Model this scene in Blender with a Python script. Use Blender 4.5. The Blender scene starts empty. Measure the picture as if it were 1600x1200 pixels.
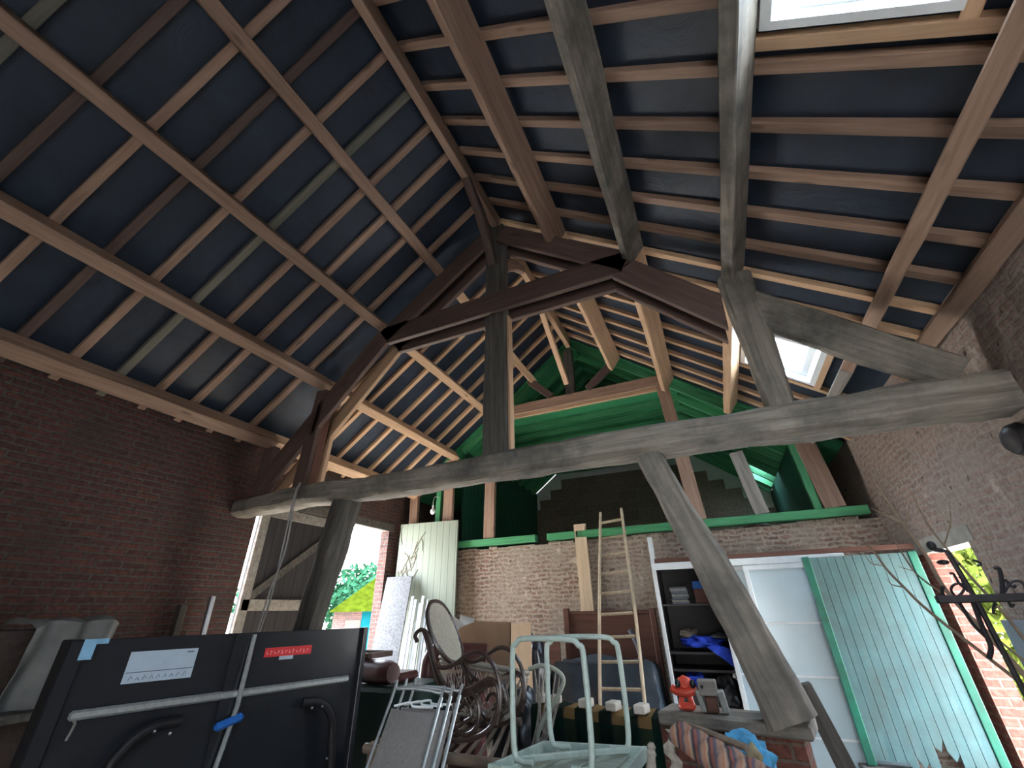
import bpy, bmesh, math, random
from mathutils import Vector, Matrix, noise
random.seed(7)
SC = bpy.context.scene
COL = SC.collection
V = Vector

# ------------------------------------------------------------------ camera
EYE = V((0, 0, 1.65)); FPX = 657.0
PITCH, ROLL, YAW = 0.49658, -0.02042, -0.41384
FW = V((math.sin(YAW) * math.cos(PITCH), math.cos(YAW) * math.cos(PITCH), math.sin(PITCH)))
_r0 = V((math.cos(YAW), -math.sin(YAW), 0)); _u0 = _r0.cross(FW)
RT = _r0 * math.cos(ROLL) + _u0 * math.sin(ROLL); UP = -_r0 * math.sin(ROLL) + _u0 * math.cos(ROLL)
cd = bpy.data.cameras.new('camera'); cam = bpy.data.objects.new('camera', cd); COL.objects.link(cam)
cd.sensor_fit = 'HORIZONTAL'; cd.sensor_width = 36; cd.lens = FPX * 36 / 1600; cd.clip_start = .05; cd.clip_end = 300
M = Matrix((RT, UP, -FW)).transposed().to_4x4(); M.translation = EYE; cam.matrix_world = M
SC.camera = cam

# ------------------------------------------------------------------ sky, exposure
SC.view_settings.view_transform = 'Standard'; SC.view_settings.look = 'None'
SC.view_settings.gamma = 1; SC.view_settings.use_curve_mapping = False
SC.view_settings.exposure = 4.2
w = bpy.data.worlds.new('overcast_sky'); SC.world = w; w.use_nodes = True
nt = w.node_tree; bg = nt.nodes['Background']; bg.inputs[1].default_value = 1.0
_tc = nt.nodes.new('ShaderNodeTexCoord'); _sp = nt.nodes.new('ShaderNodeSeparateXYZ'); nt.links.new(_tc.outputs['Generated'], _sp.inputs[0])
_rp = nt.nodes.new('ShaderNodeValToRGB'); nt.links.new(_sp.outputs[2], _rp.inputs[0]); nt.links.new(_rp.outputs[0], bg.inputs[0])   # overcast: three times brighter overhead than at the horizon
_rp.color_ramp.elements[0].color = (.84, .84, .86, 1); _rp.color_ramp.elements[1].color = (2.35, 2.75, 3.35, 1)
sd = bpy.data.lights.new('sun', 'SUN'); sd.energy = 4; sd.angle = .03; sd.color = (1, .93, .82)
so = bpy.data.objects.new('sun', sd); COL.objects.link(so); so.location = (-20, 0, 25)
so.rotation_euler = V((.72, -.5, -.80)).to_track_quat('-Z', 'Y').to_euler()
SC.cycles.max_bounces = 10; SC.cycles.diffuse_bounces = 6; SC.cycles.transparent_max_bounces = 12
SC.cycles.sample_clamp_indirect = 8

def portal(name, c, x, y, n):
    """marks an opening of the building through which the sky is sampled"""
    l = bpy.data.lights.new(name, 'AREA'); l.shape = 'RECTANGLE'; l.cycles.is_portal = True
    x = V(x); y = V(y); l.size = x.length; l.size_y = y.length
    o = bpy.data.objects.new(name, l); COL.objects.link(o)
    z = -V(n).normalized(); xx = x.normalized(); yy = z.cross(xx)
    m = Matrix((xx, yy, z)).transposed().to_4x4(); m.translation = V(c); o.matrix_world = m

# ------------------------------------------------------------------ dimensions of the barn
T, YB, YF, YE = 3.6, 6.85, -3.6, 11.2        # front truss, back wall, front wall, far attic wall
XL, XR, XC = -5.4, 1.98, -1.77               # wall faces, ridge line
ZR, S = 6.45, .765                           # rafter underside at the ridge, roof slope
HY = math.hypot(1, S)
def zroof(x, off=0): return ZR - off * HY - S * abs(x - XC)
def ray(px, py): return FW * FPX + RT * (px - 800) + UP * (600 - py)
def at_y(px, py, y): d = ray(px, py); return EYE + d * (y / d.y)
def at_x(px, py, x): d = ray(px, py); return EYE + d * (x / d.x)
def at_z(px, py, z): d = ray(px, py); return EYE + d * ((z - EYE.z) / d.z)

# ------------------------------------------------------------------ materials
def _mat(name):
    m = bpy.data.materials.new(name); m.use_nodes = True
    nt = m.node_tree; return m, nt, nt.nodes['Principled BSDF']
def N(nt, t, **kw):
    n = nt.nodes.new(t)
    for k, v in kw.items():
        if k[0] == '_': setattr(n, k[1:], v)
        else: n.inputs[k.replace('__', ' ')].default_value = v
    return n
def L(nt, a, b): nt.links.new(a, b)
def rgb(c): return (c[0], c[1], c[2], 1)
def mixc(nt, fac, a, b, mode='MIX'):
    n = nt.nodes.new('ShaderNodeMix'); n.data_type = 'RGBA'; n.blend_type = mode
    for s, v in ((n.inputs[0], fac), (n.inputs[6], a), (n.inputs[7], b)):
        if hasattr(v, 'links') or isinstance(v, bpy.types.NodeSocket): L(nt, v, s)
        elif isinstance(v, (int, float)): s.default_value = v
        else: s.default_value = rgb(v)
    return n.outputs[2]
def mth(nt, op, a, b=None):
    n = nt.nodes.new('ShaderNodeMath'); n.operation = op
    for i, v in enumerate((a, b)):
        if v is None: continue
        if isinstance(v, bpy.types.NodeSocket): L(nt, v, n.inputs[i])
        else: n.inputs[i].default_value = v
    return n.outputs[0]
def ramp(nt, f, stops):
    n = nt.nodes.new('ShaderNodeValToRGB'); e = n.color_ramp.elements
    while len(e) < len(stops): e.new(.5)
    for i, (p, c) in enumerate(stops): e[i].position = p; e[i].color = rgb(c)
    L(nt, f, n.inputs[0]); return n.outputs[0]
def coords(nt, scale=(1, 1, 1), jitter=True):
    tc = N(nt, 'ShaderNodeTexCoord'); mp = N(nt, 'ShaderNodeMapping', Scale=scale)
    L(nt, tc.outputs['Object'], mp.inputs[0])
    if jitter:
        oi = N(nt, 'ShaderNodeObjectInfo'); s = mth(nt, 'MULTIPLY', oi.outputs['Random'], 57.0)
        cb = N(nt, 'ShaderNodeCombineXYZ'); [L(nt, s, cb.inputs[i]) for i in range(3)]
        L(nt, cb.outputs[0], mp.inputs['Location'])
    return mp.outputs[0]
def noi(nt, vec, scale, detail=4, rough=.55, dist=0):
    n = N(nt, 'ShaderNodeTexNoise', Scale=scale, Detail=detail, Roughness=rough, Distortion=dist); L(nt, vec, n.inputs['Vector']); return n.outputs['Fac']
def bump(nt, b, h, strength=.3, dist=.01):
    n = N(nt, 'ShaderNodeBump', Strength=strength, Distance=dist); L(nt, h, n.inputs['Height']); L(nt, n.outputs[0], b.inputs['Normal'])

def plain(name, c, rough=.6, metal=0, var=.12, nscale=14, bmp=.15, spec=.4):
    m, nt, b = _mat(name); v = coords(nt)
    f = noi(nt, v, nscale)
    lo = [x * (1 - var) for x in c]; hi = [min(1, x * (1 + var)) for x in c]
    L(nt, ramp(nt, f, [(.3, lo), (.7, hi)]), b.inputs['Base Color'])
    b.inputs['Roughness'].default_value = rough; b.inputs['Metallic'].default_value = metal
    b.inputs['Specular IOR Level'].default_value = spec
    if bmp: bump(nt, b, f, bmp, .004)
    return m
def wood(name, a, bcol, axis=0, rough=.65, knots=True, var=.35, grime=None, spec=.3):
    """planed or old timber: grain drawn out along one local axis, a tone of its own per piece"""
    m, nt, b = _mat(name)
    sc = [14, 14, 14]; sc[axis] = .9
    v = coords(nt, sc); g = noi(nt, v, 1.6, 6, .62, .6)
    c = ramp(nt, g, [(.28, a), (.5, [(x + y) / 2 for x, y in zip(a, bcol)]), (.72, bcol)])
    oi = N(nt, 'ShaderNodeObjectInfo')
    br = mth(nt, 'ADD', mth(nt, 'MULTIPLY', oi.outputs['Random'], var), 1 - var / 2)
    hs = N(nt, 'ShaderNodeHueSaturation'); L(nt, br, hs.inputs['Value']); L(nt, c, hs.inputs['Color']); c = hs.outputs[0]
    if knots:
        sk = [5, 5, 5]; sk[axis] = 1.6
        vk = N(nt, 'ShaderNodeTexVoronoi', Scale=1.0); L(nt, coords(nt, sk), vk.inputs['Vector'])
        k = ramp(nt, vk.outputs['Distance'], [(.06, (1, 1, 1)), (.13, (0, 0, 0))])
        c = mixc(nt, mth(nt, 'MULTIPLY', k, .6), c, [x * .45 for x in a])
    if grime:
        f = ramp(nt, noi(nt, coords(nt), 2.2, 5, .65), [(.42, (0, 0, 0)), (.68, (1, 1, 1))])
        c = mixc(nt, f, c, grime)
    L(nt, c, b.inputs['Base Color']); b.inputs['Roughness'].default_value = rough
    b.inputs['Specular IOR Level'].default_value = spec
    bump(nt, b, g, .35, .006)
    return m
def brick(name, c1, c2, mortar, rough_bias=.5, mortar_w=.012, patch=None, patch_lo=.5, patch_hi=.7, warp=.012, bw=.21, bh=.062, lump=0.6, pits=False):
    m, nt, b = _mat(name)
    tc = N(nt, 'ShaderNodeTexCoord'); sp = N(nt, 'ShaderNodeSeparateXYZ'); L(nt, tc.outputs['Object'], sp.inputs[0])
    cb = N(nt, 'ShaderNodeCombineXYZ'); L(nt, mth(nt, 'ADD', sp.outputs[0], sp.outputs[1]), cb.inputs[0]); L(nt, sp.outputs[2], cb.inputs[1])
    nz = N(nt, 'ShaderNodeTexNoise', Scale=5.0, Detail=4.0); L(nt, tc.outputs['Object'], nz.inputs['Vector'])
    vm = N(nt, 'ShaderNodeVectorMath', _operation='MULTIPLY_ADD'); L(nt, nz.outputs['Color'], vm.inputs[0]); vm.inputs[1].default_value = (warp * 2, warp * 2, 0); L(nt, cb.outputs[0], vm.inputs[2])
    bt = N(nt, 'ShaderNodeTexBrick', Scale=1.0, Color1=rgb(c1), Color2=rgb(c2), Mortar=rgb(mortar))
    bt.inputs['Mortar Size'].default_value = mortar_w; bt.inputs['Mortar Smooth'].default_value = .4; bt.inputs['Brick Width'].default_value = bw; bt.inputs['Row Height'].default_value = bh
    bt.inputs['Bias'].default_value = -.1
    L(nt, vm.outputs[0], bt.inputs['Vector'])
    f1 = noi(nt, tc.outputs['Object'], 22, 5, .7); f2 = noi(nt, tc.outputs['Object'], 1.3, 5, .6)
    c = mixc(nt, .75, bt.outputs['Color'], ramp(nt, f1, [(.25, (.35, .35, .35)), (.75, (1.5, 1.5, 1.5))]), 'MULTIPLY')
    if patch:
        pf = ramp(nt, mth(nt, 'ADD', mth(nt, 'MULTIPLY', f2, .7), mth(nt, 'MULTIPLY', f1, .3)), [(patch_lo, (0, 0, 0)), (patch_hi, (1, 1, 1))])
        c = mixc(nt, mth(nt, 'MULTIPLY', pf, .85), c, mixc(nt, f1, [x * .6 for x in patch], [x * 1.3 for x in patch]))
    if pits:
        pn = ramp(nt, noi(nt, tc.outputs['Object'], 9, 3, .5), [(.27, (1, 1, 1)), (.33, (0, 0, 0))]); c = mixc(nt, pn, c, [x * .3 for x in c2])
        pl = ramp(nt, noi(nt, tc.outputs['Object'], 5, 6, .7), [(.60, (0, 0, 0)), (.68, (1, 1, 1))]); c = mixc(nt, mth(nt, 'MULTIPLY', pl, .7), c, [x * 1.5 for x in mortar])
    L(nt, c, b.inputs['Base Color']); b.inputs['Roughness'].default_value = .9; b.inputs['Specular IOR Level'].default_value = .15
    h = mth(nt, 'ADD', mth(nt, 'MULTIPLY', bt.outputs['Fac'], -1.0), mth(nt, 'MULTIPLY', noi(nt, tc.outputs['Object'], 30, 6, .7), lump * 2))
    bump(nt, b, h, .7, .012)
    return m
def glassy(name, tint=(.92, .97, 1)):
    m, nt, b = _mat(name); nt.nodes.remove(b)
    t = N(nt, 'ShaderNodeBsdfTransparent', Color=rgb(tint)); g = N(nt, 'ShaderNodeBsdfGlossy', Roughness=.05); mx = N(nt, 'ShaderNodeMixShader', Fac=.06)
    L(nt, t.outputs[0], mx.inputs[1]); L(nt, g.outputs[0], mx.inputs[2]); L(nt, mx.outputs[0], nt.nodes['Material Output'].inputs[0])
    return m
def foil():
    m, nt, b = _mat('black_roofing_membrane'); v = coords(nt, jitter=False)
    f = noi(nt, v, 3.0, 5, .6, .8)
    L(nt, ramp(nt, f, [(.3, (.013, .020, .033)), (.75, (.024, .039, .064))]), b.inputs['Base Color'])
    b.inputs['Roughness'].default_value = .5; b.inputs['Specular IOR Level'].default_value = .45
    bump(nt, b, f, .5, .03); return m
def tartan():
    m, nt, b = _mat('tartan_wool'); tc = N(nt, 'ShaderNodeTexCoord'); sp = N(nt, 'ShaderNodeSeparateXYZ'); L(nt, tc.outputs['Object'], sp.inputs[0])
    def band(s, p, wd): return mth(nt, 'LESS_THAN', mth(nt, 'FRACT', mth(nt, 'ADD', mth(nt, 'MULTIPLY', s, 1 / p), 20.3)), wd)
    a = band(sp.outputs[0], .2, .5); bb = band(sp.outputs[2], .33, .3); th = band(sp.outputs[0], .2, .06)
    c = mixc(nt, a, (.006, .022, .016), (.022, .035, .02)); c = mixc(nt, bb, c, mixc(nt, a, (.012, .02, .016), (.19, .12, .05)))
    c = mixc(nt, mth(nt, 'MULTIPLY', th, .5), c, (.005, .01, .03))
    L(nt, c, b.inputs['Base Color']); b.inputs['Roughness'].default_value = 1; b.inputs['Specular IOR Level'].default_value = .05
    bump(nt, b, noi(nt, coords(nt), 120, 2), .4, .004); return m
def stripes(name, cols, scale, axis=0, dist=.2):
    m, nt, b = _mat(name); v = coords(nt)
    sp = N(nt, 'ShaderNodeSeparateXYZ'); L(nt, v, sp.inputs[0])
    f = mth(nt, 'FRACT', mth(nt, 'ADD', mth(nt, 'MULTIPLY', sp.outputs[axis], scale), mth(nt, 'MULTIPLY', noi(nt, v, 9, 2), dist * 4)))
    L(nt, ramp(nt, f, [(i / len(cols), c) for i, c in enumerate(cols)]), b.inputs['Base Color']); b.inputs['Roughness'].default_value = .95
    return m
def planks(name, a, bcol, line, pitch, axis=0, worn=None, worn_lo=.5, worn_hi=.7, rough=.6, wear_z=None):
    """painted tongue-and-groove boards: grooves every `pitch` along a local axis, patchy wear"""
    m, nt, b = _mat(name); tc = N(nt, 'ShaderNodeTexCoord'); sp = N(nt, 'ShaderNodeSeparateXYZ'); L(nt, tc.outputs['Object'], sp.inputs[0])
    fr = mth(nt, 'FRACT', mth(nt, 'ADD', mth(nt, 'MULTIPLY', sp.outputs[axis], 1 / pitch), 50.0))
    gv = mth(nt, 'LESS_THAN', mth(nt, 'ABSOLUTE', mth(nt, 'SUBTRACT', fr, .5)), .035)
    sc = [18, 18, 18]; 
    gax = 2 if axis != 2 else (1 if name.startswith('attic') else 0)
    sc[gax] = 1.4
    mp = N(nt, 'ShaderNodeMapping', Scale=sc); L(nt, tc.outputs['Object'], mp.inputs[0]); g = noi(nt, mp.outputs[0], 1.5, 6, .65)
    c = ramp(nt, g, [(.3, a), (.7, bcol)])
    if worn:
        f = mth(nt, 'ADD', mth(nt, 'MULTIPLY', noi(nt, tc.outputs['Object'], 3.2, 6, .7), .7), mth(nt, 'MULTIPLY', g, .3))
        c = mixc(nt, ramp(nt, f, [(worn_lo, (0, 0, 0)), (worn_hi, (1, 1, 1))]), c, worn)
    c = mixc(nt, gv, c, line)
    L(nt, c, b.inputs['Base Color']); b.inputs['Roughness'].default_value = rough; b.inputs['Specular IOR Level'].default_value = .3
    bump(nt, b, mth(nt, 'SUBTRACT', mth(nt, 'MULTIPLY', g, .3), gv), .5, .006); return m

MT = {}
MT['new'] = wood('brown_softwood', (.21, .13, .09), (.39, .255, .185), 0, .6)
MT['pale'] = wood('pale_softwood', (.45, .285, .17), (.65, .43, .275), 0, .6, var=.25)
MT['redwood'] = wood('reddish_plank', (.085, .053, .044), (.15, .10, .082), 0, .6, var=.2)
MT['greywood'] = wood('weathered_grey_rafter', (.13, .125, .10), (.24, .23, .18), 0, .75, False)
MT['old'] = wood('old_oak_beam', (.15, .13, .105), (.36, .32, .265), 0, .85, False, .2, grime=(.10, .095, .085))
MT['old_dark'] = wood('old_dark_oak', (.05, .045, .04), (.13, .12, .105), 0, .85, False, .15)
MT['oldz'] = wood('old_grey_board', (.16, .14, .12), (.34, .31, .27), 0, .8, True, .2)
MT['green'] = wood('green_stained_timber', (.03, .16, .07), (.08, .30, .13), 0, .5, False, .3)
MT['foil'] = foil()
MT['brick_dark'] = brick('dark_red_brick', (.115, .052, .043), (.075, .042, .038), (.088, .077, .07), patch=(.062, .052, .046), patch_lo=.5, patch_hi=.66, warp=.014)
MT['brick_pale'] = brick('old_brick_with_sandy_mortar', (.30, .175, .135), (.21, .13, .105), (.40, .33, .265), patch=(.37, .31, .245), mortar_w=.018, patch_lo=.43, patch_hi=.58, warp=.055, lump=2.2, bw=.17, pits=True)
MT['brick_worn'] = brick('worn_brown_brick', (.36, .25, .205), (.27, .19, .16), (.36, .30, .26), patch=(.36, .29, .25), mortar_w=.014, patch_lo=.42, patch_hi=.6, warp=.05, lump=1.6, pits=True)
MT['brick_red'] = brick('clean_red_brick', (.24, .075, .055), (.19, .062, .045), (.24, .12, .09), warp=.004, bh=.07)
MT['brick_low'] = brick('low_wall_red_brick', (.2, .075, .055), (.15, .06, .045), (.17, .12, .09), warp=.012, bw=.22, bh=.085)
MT['concrete'] = plain('grey_concrete', (.3, .28, .25), .9, 0, .25, 6)
MT['earth'] = plain('dusty_concrete_floor', (.48, .44, .38), .95, 0, .2, 4)
MT['gravel'] = plain('pale_gravel', (.55, .51, .45), 1, 0, .2, 30, .5, 0)
MT['black'] = plain('black_painted_board', (.012, .014, .018), .32, 0, .2, 8, .05, .5)
MT['iron'] = plain('black_wrought_iron', (.018, .016, .018), .5, .3, .3, 30, .3)
MT['zinc'] = plain('galvanised_tube', (.52, .56, .55), .35, .7, .15, 40, .05)
MT['chrome'] = plain('dull_steel', (.55, .56, .57), .28, .9, .1, 40, .03)
MT['alu'] = plain('dull_aluminium', (.42, .44, .43), .4, .6, .15, 40, .05)
MT['mint'] = plain('chipped_pale_green_paint', (.50, .60, .53), .45, .05, .1, 40, .1)
MT['mintwood'] = wood('pale_green_washed_board', (.33, .36, .30), (.48, .52, .43), 0, .75, False)
MT['white'] = plain('white_paint', (.72, .75, .75), .4, 0, .05, 20, .03)
MT['whitedull'] = plain('dusty_white_sheet', (.20, .20, .19), .8, 0, .2, 6, .4)
MT['paper'] = plain('white_paper', (.78, .8, .8), .7, 0, .05, 20, 0)
MT['label'] = plain('bluish_white_label', (.40, .48, .55), .5, 0, .05, 20, 0)
MT['cabinet'] = wood('dark_brown_cabinet_wood', (.035, .025, .021), (.075, .052, .042), 0, .55, False)
MT['strip'] = plain('satin_white_strip', (.30, .32, .34), .35, 0, .05, 20, .02)
MT['ink'] = plain('grey_print', (.13, .15, .17), .7, 0, .05, 20, 0)
MT['redlabel'] = plain('red_label', (.62, .03, .035), .4, 0, .05, 20, 0)
MT['pinktext'] = plain('pale_red_lettering', (.85, .35, .33), .5, 0, .05, 20, 0)
MT['blueplastic'] = plain('blue_plastic', (.02, .13, .45), .4, 0, .1, 20, .03)
MT['bluetape'] = plain('pale_blue_tape', (.22, .42, .58), .5, 0, .1, 20, .03)
MT['bluecloth'] = plain('royal_blue_cloth', (.02, .06, .50), .8, 0, .25, 12, .3)
MT['ltblue'] = plain('light_blue_cloth', (.08, .33, .55), .8, 0, .25, 12, .3)
MT['grayfab'] = plain('grey_sling_fabric', (.20, .185, .17), .85, 0, .15, 60, .25)
MT['bentwood'] = plain('dark_brown_bentwood', (.055, .035, .028), .32, 0, .2, 20, .05, .5)
MT['cane'] = plain('woven_cane', (.55, .51, .42), .7, 0, .15, 60, .1)
MT['rattan'] = plain('grey_rattan', (.36, .32, .27), .7, 0, .25, 40, .2)
MT['bamboo'] = wood('brown_bamboo', (.12, .085, .06), (.26, .2, .15), 0, .5, False)
MT['card'] = plain('brown_cardboard', (.44, .30, .19), .8, 0, .06, 8, .05)
MT['maroon'] = plain('maroon_vinyl', (.095, .032, .03), .4, 0, .15, 10, .1, .5)
MT['darkgreen'] = plain('dark_green_plastic', (.008, .03, .024), .45, 0, .15, 8, .05)
MT['tarp'] = plain('slate_plastic_sheet', (.055, .075, .095), .22, 0, .2, 6, .2, .6)
MT['blackbag'] = plain('black_plastic_bag', (.016, .018, .022), .3, 0, .2, 10, .3, .5)
MT['panel_brown'] = wood('reddish_brown_panel', (.09, .04, .028), (.17, .075, .05), 0, .5, False)
MT['shelf'] = plain('dark_veneer', (.035, .03, .03), .5, 0, .15, 8, .03)
MT['frost'] = plain('pale_frosted_panel', (.46, .58, .62), .25, 0, .03, 4, .02, .5)
MT['ladder'] = wood('bleached_ladder_wood', (.38, .3, .2), (.58, .48, .34), 2, .7, False)
MT['plankz'] = wood('pale_plank', (.42, .31, .2), (.6, .47, .33), 0, .7, True)
MT['block'] = wood('pale_wood_block', (.5, .45, .38), (.68, .63, .54), 0, .7, False)
MT['orange'] = plain('orange_red_plastic', (.75, .09, .05), .35, 0, .1, 12, .03, .5)
MT['stone'] = plain('grey_stone', (.33, .33, .29), .9, 0, .2, 25, .3)
MT['speckle'] = plain('speckled_stone_laminate', (.085, .084, .085), .6, 0, .5, 38, .02, .2)
MT['tartan'] = tartan()
MT['rug'] = stripes('striped_woven_rug', [(.4, .13, .05), (.42, .3, .22), (.015, .02, .04), (.3, .1, .06), (.07, .08, .12), (.35, .2, .14)], 13, 0, .12)
MT['teal'] = planks('weathered_teal_boards', (.05, .112, .114), (.10, .18, .178), (.02, .042, .04), 9.0, 0, worn=(.06, .085, .078), worn_lo=.42, worn_hi=.68)
MT['tealframe'] = plain('green_gloss_paint', (.0, .095, .055), .4, 0, .35, 6, .05, .5)
MT['doorgreen'] = planks('pale_green_door_boards', (.165, .19, .15), (.20, .225, .18), (.075, .095, .075), .13, 0, worn=(.18, .19, .145), worn_lo=.55, worn_hi=.75)
MT['doordark'] = planks('dark_door_boards', (.026, .023, .024), (.045, .04, .04), (.01, .009, .01), .16, 1)
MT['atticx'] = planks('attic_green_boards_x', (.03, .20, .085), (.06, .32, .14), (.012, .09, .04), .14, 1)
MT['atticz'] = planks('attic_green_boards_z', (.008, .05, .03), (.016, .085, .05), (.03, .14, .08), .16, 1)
MT['block_wall'] = brick('beige_building_blocks', (.18, .145, .11), (.15, .12, .09), (.2, .17, .13), mortar_w=.01, bw=.5, bh=.25, warp=.0, lump=.3)
MT['insul'] = plain('grey_insulation_board', (.5, .52, .5), .8, 0, .05, 10, .02)
MT['glass'] = glassy('window_glass')
MT['frame'] = plain('white_window_frame', (.75, .78, .79), .4, 0, .03, 20, .02)
MT['leaf'] = plain('green_leaves', (.011, .040, .020), .9, 0, .5, 3, 0, 0)
MT['leafy'] = plain('yellow_green_leaves', (.055, .07, .012), .9, 0, .5, 3, 0, 0)
MT['moss'] = plain('mossy_roof', (.014, .019, .0015), 1, 0, .35, 5, .3, 0)
MT['turq'] = plain('turquoise_boards', (.004, .055, .065), .9, 0, .1, 5, .02, 0)
MT['twig'] = plain('dry_twig', (.22, .16, .11), .8, 0, .2, 30, .1)
MT['stain'] = plain('dried_creeper_stems', (.13, .11, .08), .9, 0, .2, 30, 0)
MT['cable'] = plain('grey_cable', (.3, .3, .3), .5, 0, .1, 20, 0)
MT['bulb'] = plain('white_bulb_glass', (.85, .87, .87), .2, 0, .02, 20, 0)
MT['graybox'] = plain('blue_grey_box', (.16, .18, .22), .5, 0, .1, 10, .02)
MT['yellowbox'] = plain('buff_card', (.35, .28, .16), .8, 0, .1, 8, .03)

# ------------------------------------------------------------------ mesh helpers
def frame_of(d, up=(0, 0, 1)):
    x = V(d).normalized(); u = V(up)
    if abs(x.dot(u.normalized())) > .98: u = V((0, 1, 0))
    y = u.cross(x).normalized(); z = x.cross(y)
    return Matrix((x, y, z)).transposed()
def crom(pts, n=6, closed=False):
    P = [V(p) for p in pts]; out = []; m = len(P)
    rng = range(m) if closed else range(m - 1)
    for i in rng:
        if closed: p0, p1, p2, p3 = P[(i - 1) % m], P[i], P[(i + 1) % m], P[(i + 2) % m]
        else:
            p1, p2 = P[i], P[i + 1]; p0 = P[i - 1] if i else p1 * 2 - p2; p3 = P[i + 2] if i + 2 < m else p2 * 2 - p1
        for k in range(n):
            t = k / n
            out.append(.5 * ((2 * p1) + (p2 - p0) * t + (2 * p0 - 5 * p1 + 4 * p2 - p3) * t * t + (3 * p1 - p0 - 3 * p2 + p3) * t ** 3))
    if not closed: out.append(P[-1])
    return out
class MB:
    def __init__(s): s.bm = bmesh.new()
    def box(s, c, size, R=None, bev=0):
        r = bmesh.ops.create_cube(s.bm, size=1); vs = r['verts']
        for v in vs:
            q = V((v.co.x * size[0], v.co.y * size[1], v.co.z * size[2])); v.co = (R @ q if R else q) + V(c)
        if bev:
            es = list({e for v in vs for e in v.link_edges}); bmesh.ops.bevel(s.bm, geom=es, offset=bev, segments=1, affect='EDGES', profile=.5)
        return s
    def bx(s, x0, x1, y0, y1, z0, z1, bev=0): return s.box(((x0 + x1) / 2, (y0 + y1) / 2, (z0 + z1) / 2), (abs(x1 - x0), abs(y1 - y0), abs(z1 - z0)), None, bev)
    def bar(s, p0, p1, wd, h, up=(0, 0, 1), bev=0):
        p0 = V(p0); p1 = V(p1); return s.box((p0 + p1) / 2, ((p1 - p0).length, wd, h), frame_of(p1 - p0, up), bev)
    def tube(s, pts, r, n=8, closed=False, smooth=6, flat=1.0):
        P = crom(pts, smooth, closed) if smooth else [V(p) for p in pts]
        m = len(P); rr = r if callable(r) else (lambda t: r)
        rings = []; prev = None
        for i, p in enumerate(P):
            if closed: d = P[(i + 1) % m] - P[i - 1]
            else: d = P[min(i + 1, m - 1)] - P[max(i - 1, 0)]
            if d.length < 1e-9: d = V((0, 0, 1))
            d.normalize()
            if prev is None:
                a = V((0, 0, 1)) if abs(d.z) < .9 else V((1, 0, 0)); u = a.cross(d).normalized()
            else: u = (prev - d * prev.dot(d)); u = u.normalized() if u.length > 1e-6 else prev
            prev = u; v = d.cross(u); q = rr(i / max(1, m - 1))
            rings.append([s.bm.verts.new(p + (u * math.cos(2 * math.pi * k / n) + v * math.sin(2 * math.pi * k / n) * flat) * q) for k in range(n)])
        for i in range(m if closed else m - 1):
            a, b = rings[i], rings[(i + 1) % m]
            for k in range(n): s.bm.faces.new((a[k], a[(k + 1) % n], b[(k + 1) % n], b[k]))
        if not closed:
            s.bm.faces.new(rings[0][::-1]); s.bm.faces.new(rings[-1])
        return s
    def prism(s, poly, axis, a, b):
        """extrude a polygon drawn in the two other axes along `axis` from a to b"""
        o = [i for i in range(3) if i != axis]
        def mk(q, t): c = [0, 0, 0]; c[o[0]], c[o[1]], c[axis] = q[0], q[1], t; return s.bm.verts.new(c)
        A = [mk(q, a) for q in poly]; B = [mk(q, b) for q in poly]; n = len(poly)
        s.bm.faces.new(A); s.bm.faces.new(B[::-1])
        for i in range(n): s.bm.faces.new((A[i], B[i], B[(i + 1) % n], A[(i + 1) % n]))
        return s
    def grid(s, fn, nu, nv, thick=0, close_u=False):
        g = [[s.bm.verts.new(fn(i / nu, j / nv)) for j in range(nv + 1)] for i in range(nu + 1)]
        fs = []
        for i in range(nu):
            for j in range(nv): fs.append(s.bm.faces.new((g[i][j], g[i + 1][j], g[i + 1][j + 1], g[i][j + 1])))
        if thick:
            bmesh.ops.recalc_face_normals(s.bm, faces=fs); bmesh.ops.solidify(s.bm, geom=fs, thickness=thick)
        return s
    def lathe(s, prof, c, n=20, R=None):
        c = V(c); rings = []
        for r, z in prof:
            ring = []
            for k in range(n):
                q = V((r * math.cos(2 * math.pi * k / n), r * math.sin(2 * math.pi * k / n), z)); ring.append(s.bm.verts.new((R @ q if R else q) + c))
            rings.append(ring)
        for a, b in zip(rings, rings[1:]):
            for k in range(n): s.bm.faces.new((a[k], a[(k + 1) % n], b[(k + 1) % n], b[k]))
        s.bm.faces.new(rings[0][::-1]); s.bm.faces.new(rings[-1]); return s
    def blob(s, c, r, seed=0, amp=.15, sub=3, freq=2.0):
        res = bmesh.ops.create_icosphere(s.bm, subdivisions=sub, radius=1); r = V(r); c = V(c)
        for v in res['verts']:
            k = 1 + amp * noise.noise(v.co * freq + V((seed * 7.1, seed * 3.3, seed))) * 2
            v.co = V((v.co.x * r.x * k, v.co.y * r.y * k, v.co.z * r.z * k)) + c
        return s
    def rough(s, amp=.004, freq=6, seed=0):
        for v in s.bm.verts: v.co += noise.noise_vector(v.co * freq + V((seed, seed * 1.7, 0))) * amp
        return s
    def build(s, name, mat, parent=None, smooth=False, origin=None, angle=40):
        bm = s.bm; bmesh.ops.recalc_face_normals(bm, faces=bm.faces[:])
        xs = [v.co for v in bm.verts]
        lo = V([min(v[i] for v in xs) for i in range(3)]); hi = V([max(v[i] for v in xs) for i in range(3)])
        o = V(origin) if origin is not None else V(((lo.x + hi.x) / 2, (lo.y + hi.y) / 2, lo.z))
        bmesh.ops.translate(bm, verts=bm.verts[:], vec=-o)
        me = bpy.data.meshes.new(name); bm.to_mesh(me); bm.free()
        me.materials.append(MT[mat] if isinstance(mat, str) else mat)
        if smooth:
            for p in me.polygons: p.use_smooth = True
            try: me.set_sharp_from_angle(angle=math.radians(angle))
            except Exception: pass
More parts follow.
